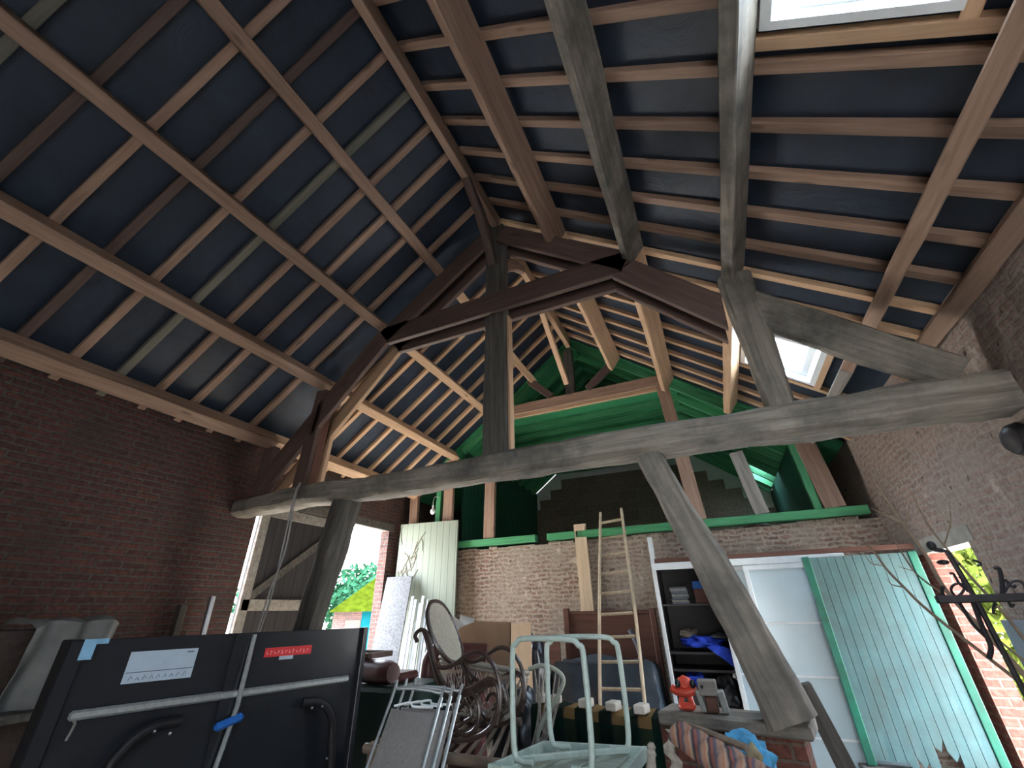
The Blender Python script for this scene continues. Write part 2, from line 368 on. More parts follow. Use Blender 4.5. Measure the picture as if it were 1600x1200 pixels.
        ob = bpy.data.objects.new(name, me); COL.objects.link(ob); ob.location = o; ob['_w'] = o[:]
        if parent is not None:
            ob.parent = parent; ob.location = o - V(parent['_w'])
        return ob
def tag(o, label, cat, group=None, kind=None):
    o['label'] = label; o['category'] = cat
    if group: o['group'] = group
    if kind: o['kind'] = kind
    return o
def thing(name, label, cat, loc, group=None):
    o = bpy.data.objects.new(name, None); COL.objects.link(o); o.location = loc; o['_w'] = V(loc)[:]; o.empty_display_size = .1
    return tag(o, label, cat, group)
def struct(name, mb, mat, label, cat, **k):
    return tag(mb.build(name, mat, **k), label, cat, kind='structure')
def beam(name, p0, p1, wd, h, mat, label, cat, group=None, up=(0, 0, 1), bev=.006, rough=0, seg=0, ends=None):
    """one squared timber; its own X axis runs along the grain. ends=(e0,e1) skews each end face (metres at the top edge)"""
    p0 = V(p0); p1 = V(p1); ln = (p1 - p0).length
    bm = bmesh.new(); r = bmesh.ops.create_cube(bm, size=1)
    for v in r['verts']: v.co = V((v.co.x * ln, v.co.y * wd, v.co.z * h))
    if ends:
        for v in bm.verts:
            if v.co.z > 0: v.co.x += ends[0] if v.co.x < 0 else ends[1]
    if bev: bmesh.ops.bevel(bm, geom=bm.edges[:], offset=bev, segments=1, affect='EDGES', profile=.5)
    if rough:
        n = seg or max(4, int(ln / .12))
        es = [e for e in bm.edges if abs((e.verts[0].co - e.verts[1].co).normalized().x) > .95 and e.calc_length() > ln * .5]
        bmesh.ops.subdivide_edges(bm, edges=es, cuts=n, use_grid_fill=True)
        sd = random.random() * 50
        for v in bm.verts: v.co += noise.noise_vector(V((v.co.x * 2.2 + sd, v.co.y * 5, v.co.z * 5))) * rough
    bmesh.ops.recalc_face_normals(bm, faces=bm.faces[:])
    me = bpy.data.meshes.new(name); bm.to_mesh(me); bm.free(); me.materials.append(MT[mat])
    ob = bpy.data.objects.new(name, me); COL.objects.link(ob)
    m = frame_of(p1 - p0, up).to_4x4(); m.translation = (p0 + p1) / 2; ob.matrix_world = m; ob['_w'] = m.translation[:]
    return tag(ob, label, cat, group)
def log(name, pts, sizes, mat, label, cat, n=14, sq=3.2, amp=.012, freq=3.0, seed=1, group=None, up=(0, 0, 1)):
    """a hand-hewn trunk: rounded-square sections along a wandering line"""
    p0 = V(pts[0]); p1 = V(pts[-1]); R = frame_of(p1 - p0, up); c = (p0 + p1) / 2; Ri = R.inverted()
    P = crom([Ri @ (V(p) - c) for p in pts], 8); bm = bmesh.new(); rings = []
    m = len(P)
    for i, p in enumerate(P):
        t = i / (m - 1) * (len(sizes) - 1); a = min(int(t), len(sizes) - 2); f = t - a
        wd = sizes[a][0] * (1 - f) + sizes[a + 1][0] * f; h = sizes[a][1] * (1 - f) + sizes[a + 1][1] * f
        ring = []
        for k in range(n):
            th = 2 * math.pi * (k + .5) / n; cx, sx = math.cos(th), math.sin(th)
            q = (abs(cx) ** sq + abs(sx) ** sq) ** (-1 / sq)
            v = p + V((0, cx * q * wd / 2, sx * q * h / 2))
            v += noise.noise_vector(V((v.x * freq + seed * 9, v.y * freq * 2, v.z * freq * 2))) * amp + noise.noise_vector(V((v.x * 9 + seed, v.y * 14, v.z * 14))) * amp * .4
            ring.append(bm.verts.new(v))
        rings.append(ring)
    for a, b in zip(rings, rings[1:]):
        for k in range(n): bm.faces.new((a[k], a[(k + 1) % n], b[(k + 1) % n], b[k]))
    bm.faces.new(rings[0][::-1]); bm.faces.new(rings[-1])
    bmesh.ops.recalc_face_normals(bm, faces=bm.faces[:])
    me = bpy.data.meshes.new(name); bm.to_mesh(me); bm.free(); me.materials.append(MT[mat])
    for p in me.polygons: p.use_smooth = True
    try: me.set_sharp_from_angle(angle=math.radians(38))
    except Exception: pass
    ob = bpy.data.objects.new(name, me); COL.objects.link(ob); mm = R.to_4x4(); mm.translation = c; ob.matrix_world = mm; ob['_w'] = c[:]
    return tag(ob, label, cat, group)
ORD = 'first second third fourth fifth sixth seventh eighth ninth tenth eleventh twelfth thirteenth fourteenth'.split()

# ------------------------------------------------------------------ the shell of the barn
OL = (3.83, 6.5, 3.0)                        # cart door opening in the left wall: y0, y1, height
ORR = (5.02, 5.95, 2.10)                      # small doorway in the right wall
OF = (.1, 1.3, 2.2)                         # unseen doorway behind the viewer, added for fill light: x0, x1, height
SKY = [(.84, 1.50, -1.4, -.5), (.84, 1.50, .78, 1.60), (.84, 1.50, 4.66, 5.52), (1.04, 1.46, 9.5, 10.5)]   # roof lights in the right slope, first one unseen and added for light: x0, x1, y0, y1
portal('sky_portal_cart_door', (XL - .19, (OL[0] + OL[1]) / 2, OL[2] / 2), (0, OL[1] - OL[0], 0), (0, 0, OL[2]), (1, 0, 0))
portal('sky_portal_side_door', (XR + .21, (ORR[0] + ORR[1]) / 2, ORR[2] / 2), (0, ORR[1] - ORR[0], 0), (0, 0, ORR[2]), (-1, 0, 0))
portal('sky_portal_fill_door', ((OF[0] + OF[1]) / 2, YF - .31, OF[2] / 2), (OF[1] - OF[0], 0, 0), (0, 0, OF[2]), (0, 1, 0))
for i, (x0, x1, y0, y1) in enumerate(SKY):
    xm = (x0 + x1) / 2
    portal('sky_portal_roof_light', (xm, (y0 + y1) / 2, zroof(xm, -.22)), (0, y1 - y0, 0), (x1 - x0, 0, -S * (x1 - x0)), (-S, 0, -1))

struct('floor', MB().bx(XL - .4, XR + .4, YF - .3, YB + .3, -.12, 0), 'earth', 'dusty grey concrete barn floor under everything', 'floor')
struct('ground', MB().bx(-70, 50, -40, 80, -.3, -.13), 'gravel', 'pale gravel yard outside the doors', 'ground')
zt, zo = zroof(XL, -.06), zroof(XL - .35, -.06)
def side(mb, x, y0, y1, z0=0):
    t = x - .18 if x < XC else x + .2
    return mb.prism([(x, z0), (x, zroof(x, -.06)), (t, zroof(t, -.06)), (t, z0)], 1, y0, y1)
mb = MB(); side(mb, XL, YF, OL[0]); side(mb, XL, OL[1], YE); side(mb, XL, OL[0], OL[1], OL[2] + .14)
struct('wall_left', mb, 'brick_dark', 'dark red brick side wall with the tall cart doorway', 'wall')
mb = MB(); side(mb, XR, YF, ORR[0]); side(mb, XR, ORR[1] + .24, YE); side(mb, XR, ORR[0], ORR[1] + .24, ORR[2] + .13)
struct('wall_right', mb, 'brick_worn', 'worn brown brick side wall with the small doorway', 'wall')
struct('trim_1', MB().bx(XR, XR + .2, ORR[1], ORR[1] + .24, 0, ORR[2]), 'brick_red', 'clean red brick jamb of the small doorway', 'door jamb')
struct('trim_2', MB().bx(XR - .01, XR + .2, ORR[0] - .12, ORR[1] + .24, ORR[2], ORR[2] + .13), 'concrete', 'grey lintel over the small doorway', 'lintel')
struct('trim_3', MB().bx(XL - .18, XL + .01, OL[0] - .15, OL[1] + .15, OL[2], OL[2] + .14, .01), 'old_dark', 'dark timber lintel over the cart doorway', 'lintel')
mb = MB(); rb = random.Random(3)
mb.bx(XL, XR, YB, YB + .25, 0, 2.60)
x = -4.1
while x < XR - .15:                            # ragged top course
    ww = rb.uniform(.16, .26); mb.bx(x, x + ww - .012, YB - .004, YB + .2, 2.58, 2.60 + rb.uniform(.0, .045)); x += ww
struct('wall_back', mb, 'brick_pale', 'rough brick cross wall with sandy mortar below the open loft', 'wall')
mb = MB(); mb.bx(XL, OF[0], YF - .3, YF, 0, 3.3); mb.bx(OF[1], XR, YF - .3, YF, 0, 3.3)
mb.prism([(XL, 3.3), (OF[0], 3.3), (OF[0], OF[2]), (OF[1], OF[2]), (OF[1], 3.3), (XR, 3.3), (XR, zroof(XR, -.06)), (XC, zroof(XC, -.06)), (XL, zroof(XL, -.06))], 1, YF - .3, YF)
struct('wall_front', mb, 'brick_dark', 'brick gable wall behind the viewer with a doorway added for fill light', 'wall')
# roof covering seen from below: black membrane over the rafters
def sheet(mb, x0, x1, y0, y1, off=-.062, th=.05):
    return mb.prism([(x0, zroof(x0, off)), (x1, zroof(x1, off)), (x1, zroof(x1, off - th)), (x0, zroof(x0, off - th))], 1, y0, y1)
def sheet_holes(mb, xa, xb, ya, yb, holes, **k):
    y = ya
    for (x0, x1, y0, y1) in holes:
        if y0 > y: sheet(mb, xa, xb, y, y0, **k)
        sheet(mb, xa, x0, y0, y1, **k); sheet(mb, x1, xb, y0, y1, **k); y = y1
    if y < yb: sheet(mb, xa, xb, y, yb, **k)
    return mb
struct('ceiling_left', sheet(MB(), XL - .55, XC, YF - .4, YE + .3), 'foil', 'black membrane on the left roof slope above the rafters', 'roof lining')
struct('ceiling_right', sheet_holes(MB(), XC, XR + .55, YF - .4, YE + .3, SKY), 'foil', 'black membrane on the right roof slope pierced by roof lights', 'roof lining')
# green loft behind the back wall
struct('floor_loft', MB().bx(XL, XR, YB + .25, YE, 2.5, 2.6), 'atticx', 'boarded floor of the green loft', 'floor')
struct('ceiling_loft_left', sheet(MB(), XL + .02, XC, YB + .12, YE, -.02, .035), 'atticx', 'green boards lining the left slope of the loft', 'roof lining')
struct('ceiling_loft_right', sheet_holes(MB(), XC, XR - .02, YB + .12, YE, SKY[3:], off=-.02, th=.035), 'atticx', 'green boards lining the right slope of the loft', 'roof lining')
struct('ceiling_loft', MB().bx(-3.55, .0, YB + .3, YE, 5.06, 5.09), 'atticx', 'flat green boarded ceiling of the loft', 'ceiling')
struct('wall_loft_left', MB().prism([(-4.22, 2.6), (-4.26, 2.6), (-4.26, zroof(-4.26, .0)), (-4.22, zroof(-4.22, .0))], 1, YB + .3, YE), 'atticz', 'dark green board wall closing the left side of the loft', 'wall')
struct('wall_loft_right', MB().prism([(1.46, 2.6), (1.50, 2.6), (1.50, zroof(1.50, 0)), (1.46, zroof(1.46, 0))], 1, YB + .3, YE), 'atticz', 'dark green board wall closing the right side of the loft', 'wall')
struct('wall_loft_far', MB().prism([(XL, 2.5), (XR, 2.5), (XR, zroof(XR)), (XC, zroof(XC)), (XL, zroof(XL))], 1, YE, YE + .2), 'insul', 'grey insulation panel at the far end of the loft', 'wall')
st = [(-4.2, 2.6)]
for i in range(9): z = 2.85 + i * .25; xx = XC - (ZR - .35 - z) / S; st += [(xx - .05, z - .25 if i else 2.6), (xx - .05, z)]
top = [(2 * XC - p[0], p[1]) for p in st[::-1]]
struct('wall_loft_blocks', MB().prism(st[1:] + top[:-1], 1, YE - .08, YE - .001), 'block_wall', 'stepped beige block wall in front of the grey panel', 'wall')
# roof lights
def rooflight(i, label):
    x0, x1, y0, y1 = SKY[i]; t = thing('window_%d' % (i + 1), label, 'roof window', ((x0 + x1) / 2, (y0 + y1) / 2, zroof(x1, .0))); t['kind'] = 'structure'
    e = .07
    def rim(a0, a1, b0, b1, lo, hi, nm, mat, ee):
        mb = MB()
        for q in ((a0, a0 + ee, b0, b1), (a1 - ee, a1, b0, b1), (a0 + ee, a1 - ee, b0, b0 + ee), (a0 + ee, a1 - ee, b1 - ee, b1)): sheet(mb, *q, off=lo, th=hi)
        return mb.build(nm, mat, t)
    rim(x0 - .005, x1 + .005, y0 - .005, y1 + .005, -.0, .2, 'window_frame', 'frame', .045)
    rim(x0 + .04, x1 - .04, y0 + .04, y1 - .04, -.08, .08, 'sash', 'frame', .05)
    sheet(MB(), x0 + .085, x1 - .085, y0 + .085, y1 - .085, off=-.12, th=.012).build('pane', 'glass', t)
rooflight(0, 'white framed roof window added behind the viewer to let in more sky light')
rooflight(1, 'white framed roof window overhead in the near bay, beside the right wall')
rooflight(2, 'white framed roof window behind the sloping grey brace')
rooflight(3, 'small white roof window in the green loft')

# ------------------------------------------------------------------ purlins, ridge, rafters
def pur(k, left, d=.2):
    c = ZR - 1.65 - (d / 2) * HY
    if left: z = (c - S * XC) / (1 + S * k); return -k * z, z + 1.65
    z = (c + S * XC) / (1 + S * k); return k * z, z + 1.65
UL, URR = (-S, 0, 1), (S, 0, 1)                 # roof normals (left slope rises to the right)
PL = [(.637, 'highest', .12, .2, 'new'), (1.008, 'upper middle', .12, .2, 'new'), (1.57, 'lower middle', .125, .2, 'new'), (2.46, 'lowest', .15, .2, 'new')]
PR = [(-.235, 'highest', .08, .29, 'new'), (-.035, 'upper middle', .08, .30, 'old'), (.258, 'lower middle', .105, .25, 'old'), (.77, 'lowest', .11, .2, 'new'), (1.04, 'wall', .12, .14, 'new')]
for (bay, y0, y1, wh) in (('near', YF, 3.6, 'in front of the truss'), ('far', 3.6, YB - .02, 'beyond the truss')):
    for i, (k, nm, wd, d, mt) in enumerate(PL):
        x, z = pur(k, True, d); m = 'pale' if bay == 'far' else mt
        yy = y0 + (.35 if bay == 'far' and i < 2 else 0)
        beam('purlin', (x, yy, z), (x, y1 + (0 if bay == 'near' else .08), z), wd, d, m, 'long %s purlin under the left roof slope %s' % (nm, wh), 'purlin', 'purlins under the left roof slope', UL, .008, .006)
    for i, (k, nm, wd, d, mt) in enumerate(PR):
        if nm == 'wall' and bay == 'far': continue
        x, z = pur(k, False, d); m = 'pale' if bay == 'far' else mt
        ye = y1 + (1.0 if (nm == 'lowest' and bay == 'near') else 0)
        if nm == 'lowest' and bay == 'far': m, y0b = 'oldz', y0 + 1.0
        else: y0b = y0
        if nm == 'wall': ye = 4.6
        lab = 'timber wall plate along the top of the right brick wall' if nm == 'wall' else 'long %s purlin under the right roof slope %s' % (nm, wh)
        beam('purlin' if nm != 'wall' else 'wall_plate', (x, y0b, z), (x, ye, z), wd, d, m, lab, 'purlin', 'purlins under the right roof slope', URR, .008, .008)
    beam('ridge_beam', (XC, y0, ZR - .12), (XC, y1, ZR - .12), .09, .24, 'new' if bay == 'near' else 'pale', 'ridge beam at the roof peak ' + wh, 'ridge beam', 'ridge beams', bev=.008, rough=.006)
def rafter(y, left, lab, mat, wd=.075, x1=None, x0=None):
    xa = XC + (-.03 if left else .03) if x0 is None else x0; xb = (XL - .02 if left else XR + .02) if x1 is None else x1
    o = -.031
    beam('rafter', (xa, y, zroof(xa, o)), (xb, y, zroof(xb, o)), wd, .058, mat, lab, 'rafter', 'rafters on the %s roof slope' % ('left' if left else 'right'), UL if left else URR, .004)
rr = random.Random(5)
near = [.28 + .375 * k for k in range(-2, 9)]
for i, y in enumerate(near[::-1]):
    rafter(y, True, 'thin rafter on the left slope, %s from the truss towards the viewer' % ORD[i], 'greywood' if i in (4, 9) else ('redwood' if i in (6, 8) else 'new'))
for i in range(8):
    rafter(3.66 + .375 * (i + 1), True, 'thin pale rafter on the left slope, %s beyond the truss' % ORD[i], 'pale', .07)
for i, y in enumerate([3.33, 2.95, 2.57, 2.19, 1.81, 1.68, 1.05, .68, .3][:9]):
    if y == 1.05: rafter(y, False, 'short rafter above the roof window on the right slope', 'new', .07, x1=.83)
    elif y == 1.68: rafter(y, False, 'trimmer under the near roof window on the right slope', 'pale', .07, x0=.70)
    else: rafter(y, False, 'thin rafter on the right slope, %s from the truss towards the viewer' % ORD[i - (i > 5) * 2], 'new', .075)
rafter(1.43, False, 'short rafter ending at the edge of the near roof window', 'new', .075, x1=.83)
for i, y in enumerate([3.71, 4.08, 4.46, 4.84, 5.22, 5.60, 5.98, 6.36, 6.70]):
    if y in (4.84, 5.22): rafter(y, False, 'short pale rafter above the far roof window, %s of two' % ('first' if y < 5 else 'second'), 'pale', .07, x1=.83)
    else: rafter(y, False, 'thin pale rafter on the right slope, %s beyond the truss' % ORD[i], 'pale', .07)
for (y0, y1, x, lab) in ((.7, 1.66, 1.545, 'trimmer up the outer side of the near roof window'), (4.5, 5.58, 1.545, 'trimmer up the outer side of the far roof window'), (4.5, 5.58, .79, 'trimmer up the inner side of the far roof window'), (.7, 1.66, .79, 'trimmer up the inner side of the near roof window')):
    beam('trimmer', (x, y0, zroof(x, -.031)), (x, y1, zroof(x, -.031)), .07, .058, 'pale', lab, 'trimmer', 'trimmers round the roof windows', URR, .004)

# ------------------------------------------------------------------ the front truss
G = 'timbers of the old truss'
log('tie_beam', [(-5.62, 3.6, 2.86), (-5.0, 3.6, 2.87), (-4.2, 3.58, 2.90), (-3.2, 3.6, 2.87), (-2.2, 3.6, 2.89), (-1.2, 3.6, 2.90), (-.2, 3.6, 2.90), (.8, 3.6, 2.885), (1.6, 3.6, 2.87), (2.2, 3.6, 2.86)],
    [(.26, .21), (.30, .21), (.30, .23), (.30, .23), (.30, .24), (.29, .25), (.28, .26), (.28, .27), (.28, .28)], 'old', 'great bowed grey tie beam spanning from wall to wall', 'beam', n=16, sq=5, amp=.022, group=G)
beam('king_post', (XC, 3.62, 3.0), (XC, 3.62, 6.22), .26, .13, 'old_dark', 'broad dark king post between tie beam and ridge', 'post', G, (0, 1, 0), .01, .008)
beam('king_post_edge_board', (XC + .145, 3.66, 3.02), (XC + .145, 3.66, 4.72), .025, .1, 'pale', 'thin pale board along the edge of the king post', 'board', G, (0, 1, 0), .003)
def XZ(x, z, y): return (x, y, z)
for y, s, m in ((3.505, 'front', 'redwood'), (3.74, 'rear', 'redwood')):
    beam('collar_beam', (-3.28, y, 4.86), (-.26, y, 4.86), .06, .27, m, '%s plank of the double collar beam across the truss' % s, 'collar beam', G, ends=(-.13, .13), bev=.005)
    d = .24
    for sg, n in ((-1, 'left'), (1, 'right')):
        a = (XC + sg * .12, 6.2 - .3 * .5 - S * .12); b = (XC + sg * 1.58, 6.05 - S * 1.58)
        beam('upper_principal', XZ(*a, y), XZ(*b, y), .06, d, m, '%s reddish plank of the upper %s principal above the collar' % (s, n), 'principal rafter', G, (sg * S, 0, 1), .005)
        if n == 'left': q = (-.045, .04, .28) if s == 'front' else (0, 0, .2); beam('lower_strut', (-3.28 + q[0], y, 4.86 + q[1]), (-5.0 + q[0], y, 2.99 + q[1]), .06, q[2], 'redwood' if s == 'front' else 'pale', '%s plank of the strut from collar to left end of tie beam' % s, 'strut', G, (-1, 0, 1), .005)
        else: beam('lower_strut', (-.27, y, 4.80), (.62, y, 3.86), .06, .27, 'redwood', '%s reddish plank from collar down to the grey queen post' % s, 'strut', G, (1, 0, 1), .005, ends=(.08, -.25))
    beam('queen_post', (-4.33 + (.02 if s == 'rear' else 0), y, 3.0), (-4.27, y, 4.27), .18 if s == 'front' else .15, .06, 'redwood' if s == 'front' else 'pale', '%s plank of the twin queen post near the left wall' % s, 'queen post', G, (0, 1, 0), .005)
beam('queen_post', (-4.30, 3.62, 3.0), (-4.26, 3.62, 4.22), .07, .12, 'panel_brown', 'dark red filler board between the twin queen post planks', 'board', G, (0, 1, 0), .004)
log('queen_post', [(.71, 3.57, 2.95), (.71, 3.57, 3.6), (.70, 3.57, 4.34)], [(.15, .2), (.16, .24), (.16, .28)], 'old', 'old grey queen post standing on the tie beam, right', 'queen post', amp=.008, group=G, up=(1, 0, 0), sq=6)
log('truss_brace', [(.72, 3.56, 4.02), (1.2, 3.56, 3.55), (1.78, 3.56, 3.02)], [(.13, .30), (.14, .30), (.15, .26)], 'old', 'sloping old grey brace from queen post to right end of tie beam', 'brace', amp=.01, group=G, up=(1, 0, 1), sq=6)
beam('short_post', (-5.05, 3.56, 2.98), (-5.06, 3.56, 3.62), .2, .1, 'redwood', 'short stub post under the lowest left purlin at the wall', 'post', G, (0, 1, 0), .008)
beam('purlin_bracket', (-4.98, 3.6, 3.22), (-4.98, 4.05, 3.62), .05, .07, 'new', 'small raking bracket from stub post to lowest left purlin', 'bracket', G, bev=.004)
log('ridge_brace', [(XC - .02, 3.56, 5.55), (XC - .01, 3.22, 5.98), (XC, 2.78, 6.24)], [(.1, .15), (.11, .17), (.1, .12)], 'redwood', 'curved brace from king post up to the ridge towards the viewer', 'brace', amp=.006, group=G, sq=5)
log('ridge_brace', [(XC + .02, 3.7, 5.55), (XC + .02, 4.05, 5.95), (XC, 4.5, 6.24)], [(.1, .15), (.11, .18), (.1, .12)], 'new', 'curved brace from king post up to the ridge beyond the truss', 'brace', amp=.006, group=G, sq=5)
# splayed legs of the truss
log('leaning_post', [(-3.62, 3.6, 2.82), (-3.74, 3.6, 2.2), (-3.90, 3.6, 1.4), (-4.18, 3.6, 0.0)], [(.3, .26), (.27, .26), (.26, .25), (.3, .28)], 'old_dark', 'dark leaning post under the tie beam beside the cart door', 'post', amp=.02, group='leaning posts', up=(0, 1, 0))
log('leaning_post', [(-.33, 3.6, 2.8), (-.18, 3.6, 2.33), (-.06, 3.6, 1.98), (.05, 3.61, 1.65), (.15, 3.63, 1.29), (.215, 3.66, 1.03)], [(.2, .21), (.2, .22), (.2, .24), (.2, .26), (.2, .27), (.2, .31)], 'old', 'pale grey curved leaning post standing on the low brick wall', 'post', amp=.014, group='leaning posts', up=(1, 0, .3), sq=5)
# ------------------------------------------------------------------ rear truss on the back wall
G2 = 'timbers of the rear truss'
beam('sill_beam', (-4.22, YB + .0, 2.71), (-2.62, YB + .0, 2.71), .14, .11, 'green', 'green sill beam on the back wall left of the gap', 'sill beam', G2, bev=.006)
beam('sill_beam', (-2.42, YB + .0, 2.71), (1.90, YB + .0, 2.71), .14, .11, 'green', 'long green sill beam on the back wall right of the gap', 'sill beam', G2, bev=.006)
for y, s in ((YB - .02, 'front'), (YB + .17, 'rear')):
    beam('collar_beam', (-3.3, y, 5.1), (-.25, y, 5.1), .05, .19, 'new' if s == 'front' else 'pale', '%s plank of the brown collar beam at the green gable' % s, 'collar beam', G2, bev=.004)
for x0, x1, z1, m, lab, wd in ((-3.50, -3.45, 5.05, 'new', 'brown queen post board on the green sill, left side', .2), (-.09, -.22, 5.2, 'new', 'brown queen post board on the green sill, behind the leaning post', .2), (.72, .61, 3.68, 'oldz', 'greyish board standing on the green sill', .18),
                           (1.57, 1.47, 3.95, 'new', 'brown board standing on the green sill beside the right wall', .24), (-4.36, -4.36, 4.3, 'new', 'brown stud behind the top of the pale green door, right one', .2), (-5.1, -5.15, 3.75, 'new', 'brown stud behind the top of the pale green door, left one', .18)):
    z0 = 2.77 if x0 > -4.3 else 2.62
    beam('stud_board', (x0, YB - .0, z0), (x1, YB - .0, z1), wd, .07, m, lab, 'post', G2, (0, 1, 0), .004)
beam('stud', (1.39, YB + .06, 2.77), (1.33, YB + .06, 3.98), .09, .09, 'green', 'green stud next to the brown board by the right wall', 'post', G2, (0, 1, 0), .004)
beam('stud', (-4.58, YB + .02, 2.62), (-4.58, YB + .02, 4.1), .1, .09, 'green', 'green stud with the hanging bulb, behind the door top', 'post', G2, (0, 1, 0), .004)
beam('king_post', (-1.83, YB + .06, 5.2), (-1.81, YB + .06, 6.2), .18, .1, 'old_dark', 'dark king post on the rear collar', 'post', G2, (0, 1, 0), .006)
beam('ridge_brace', (-1.86, YB - .05, 5.42), (-1.84, 5.55, 6.2), .09, .1, 'pale', 'pale brace from the rear king post to the ridge', 'brace', G2, bev=.004)
beam('strut', (-2.18, YB - .02, 5.22), (-2.62, YB - .02, 5.66), .09, .13, 'redwood', 'short strut from rear collar up to the highest left purlin', 'strut', G2, (1, 0, 1), .004)
beam('strut', (-1.48, YB - .02, 5.22), (-.98, YB - .02, 5.64), .09, .13, 'redwood', 'short strut from rear collar up to the highest right purlin', 'strut', G2, (-1, 0, 1), .004)
# green loft rafters, joists
for i in range(9):
    y = YB + .19 + i * .47
    if y > YE - .1: break
    for sg, n in ((-1, 'left'), (1, 'right')):
        xe = -4.2 if sg < 0 else 1.44; o = .06
        beam('loft_rafter', (XC + sg * .04, y, zroof(XC, o)), (xe, y, zroof(xe, o)), .06, .15, 'green', 'green rafter on the %s slope of the loft, %s from the front' % (n, ORD[i]), 'rafter', 'green rafters of the loft', (sg * S, 0, 1), .004)
    if i: beam('loft_joist', (-3.5, y, 4.99), (-.02, y, 4.99), .05, .12, 'green', 'green ceiling joist of the loft, %s from the front' % ORD[i - 1], 'joist', 'green joists of the loft', bev=.004)

# ------------------------------------------------------------------ doors
def part(mb, name, mat, parent, label=None, **k):
    o = mb.build(name, mat, parent, **k)
    if label: o['label'] = label
    return o
# open leaf of the cart door, pale green boards, turned flat against the back wall
y = 6.66
t = thing('barn_door', 'pale green boarded door leaf swung open against the back wall, dried creeper on it', 'door', (-4.6, y, 0)); t['kind'] = 'thing'
part(MB().prism([(-5.27, .0), (-4.0, .0), (-4.02, 3.10), (-5.25, 3.13)], 1, y - .02, y + .02), 'board_panel', 'doorgreen', t)
for z in (.35, 1.55, 2.8): part(MB().bx(-5.2, -4.06, y + .02, y + .06, z, z + .12, .004), 'ledge', 'doorgreen', t)
mb = MB(); rs = random.Random(11)
for i in range(13):
    x = -5.2 + rs.random() * .5; z = 1.9 + rs.random() * .9; p = [(x, y - .022, z)]
    for k in range(4): p.append((p[-1][0] + rs.uniform(-.08, .12), y - .024, p[-1][2] + rs.uniform(-.05, .2)))
    p = [q for q in p if q[2] < 3.08]
    if len(p) > 2: mb.tube(p, .006, 5)
part(mb, 'dried_creeper', 'stain', t, 'dried brown creeper stems on the upper left of the door')
# closed leaf, seen from its braced back
X = XL - .07
t = thing('barn_door', 'dark closed door leaf with grey Z bracing, behind the dark leaning post', 'door', (X, 4.5, 0)); t['kind'] = 'thing'
part(MB().bx(X - .03, X, 3.93, 5.28, .0, 2.995), 'board_panel', 'doordark', t)
for z in (.3, 1.72, 2.86): part(MB().bx(X, X + .05, 3.95, 5.26, z, z + .13, .005), 'rail', 'oldz', t)
part(MB().bx(X, X + .05, 3.93, 4.05, .0, 2.99, .005), 'stile', 'oldz', t)
part(MB().bar((X + .025, 4.05, 1.88), (X + .025, 5.2, 2.78), .1, .045, (1, 0, 0), .004), 'brace', 'old_dark', t)
part(MB().bar((X + .025, 4.05, .45), (X + .025, 5.2, 1.70), .1, .045, (1, 0, 0), .004), 'brace', 'old_dark', t)
# teal leaf of the small doorway, rotted foot
y = 5.84; t = thing('teal_door', 'weathered teal boarded door with green stiles and rotted foot, right of the wardrobe', 'door', (1.33, y, .36)); t['kind'] = 'thing'
x0, x1, z0, z1 = .86, 1.86, .40, 2.11; rs = random.Random(4); n = 11; pw = (x1 - x0 - .14) / n
mb = MB()
for i in range(n):
    a = x0 + .07 + i * pw; b = a + pw - .004
    lo = z0 + (.02 if i < 3 or i > 7 else rs.uniform(.0, .16)); lo2 = lo + rs.uniform(-.05, .08) if 2 < i < 9 else lo
    m_ = (a + b) / 2; mb.prism([(a, lo), (m_, (lo + lo2) / 2 - (.06 if 2 < i < 9 else 0)), (b, lo2), (b, z1), (a, z1)], 1, y - .012, y + .012)
part(mb, 'board_panel', 'teal', t)
for a in (x0, x1 - .07): part(MB().bx(a, a + .07, y - .025, y + .02, z0 - .02, z1 + .01, .005), 'stile', 'tealframe', t, 'bright green painted stile')
for z in (.7, 1.75): part(MB().bx(x0 + .08, x1 - .08, y + .014, y + .05, z, z + .12, .004), 'ledge', 'teal', t)
beam('timber_baulk', (.8, 5.84, .2), (1.94, 5.84, .2), .22, .34, 'old_dark', 'dark timber baulk under the rotted foot of the teal door', 'timber', bev=.01, rough=.008)
# ------------------------------------------------------------------ wardrobe with sliding doors
yf = 6.12; yb = 6.72; xa, xb, zt = -.76, 1.30, 2.13
t = thing('wardrobe', 'tall wardrobe with pale blue-grey sliding doors and an open shelved bay', 'wardrobe', ((xa + xb) / 2, yf, 0))
part(MB().bx(xa, xa + .03, yf, yb, .02, zt), 'side_panel', 'shelf', t); part(MB().bx(xa - .006, xa + .036, yf - .03, yf, .02, zt, .003), 'edge_strip', 'white', t, 'white front edge of the left side')
part(MB().bx(xa, xb, yb, yb + .02, .02, zt), 'back_panel', 'shelf', t); part(MB().bx(xb - .03, xb, yf, yb, .02, zt), 'side_panel', 'shelf', t)
part(MB().bx(xa, xb, yf, yb, zt, zt + .03), 'top_panel', 'shelf', t); part(MB().bx(xa, xb, yf - .09, yf, zt - .045, zt + .03, .004), 'head_rail', 'white', t, 'white head rail')
part(MB().bx(xa, xb, yf, yb, 0, .08), 'plinth', 'shelf', t); part(MB().bx(.29, .32, yf + .02, yb, .08, zt), 'divider', 'shelf', t)
for z in (1.70, 1.20, 1.03, .55): part(MB().bx(xa + .03, .29, yf + .03, yb, z - .022, z), 'shelf', 'shelf', t)
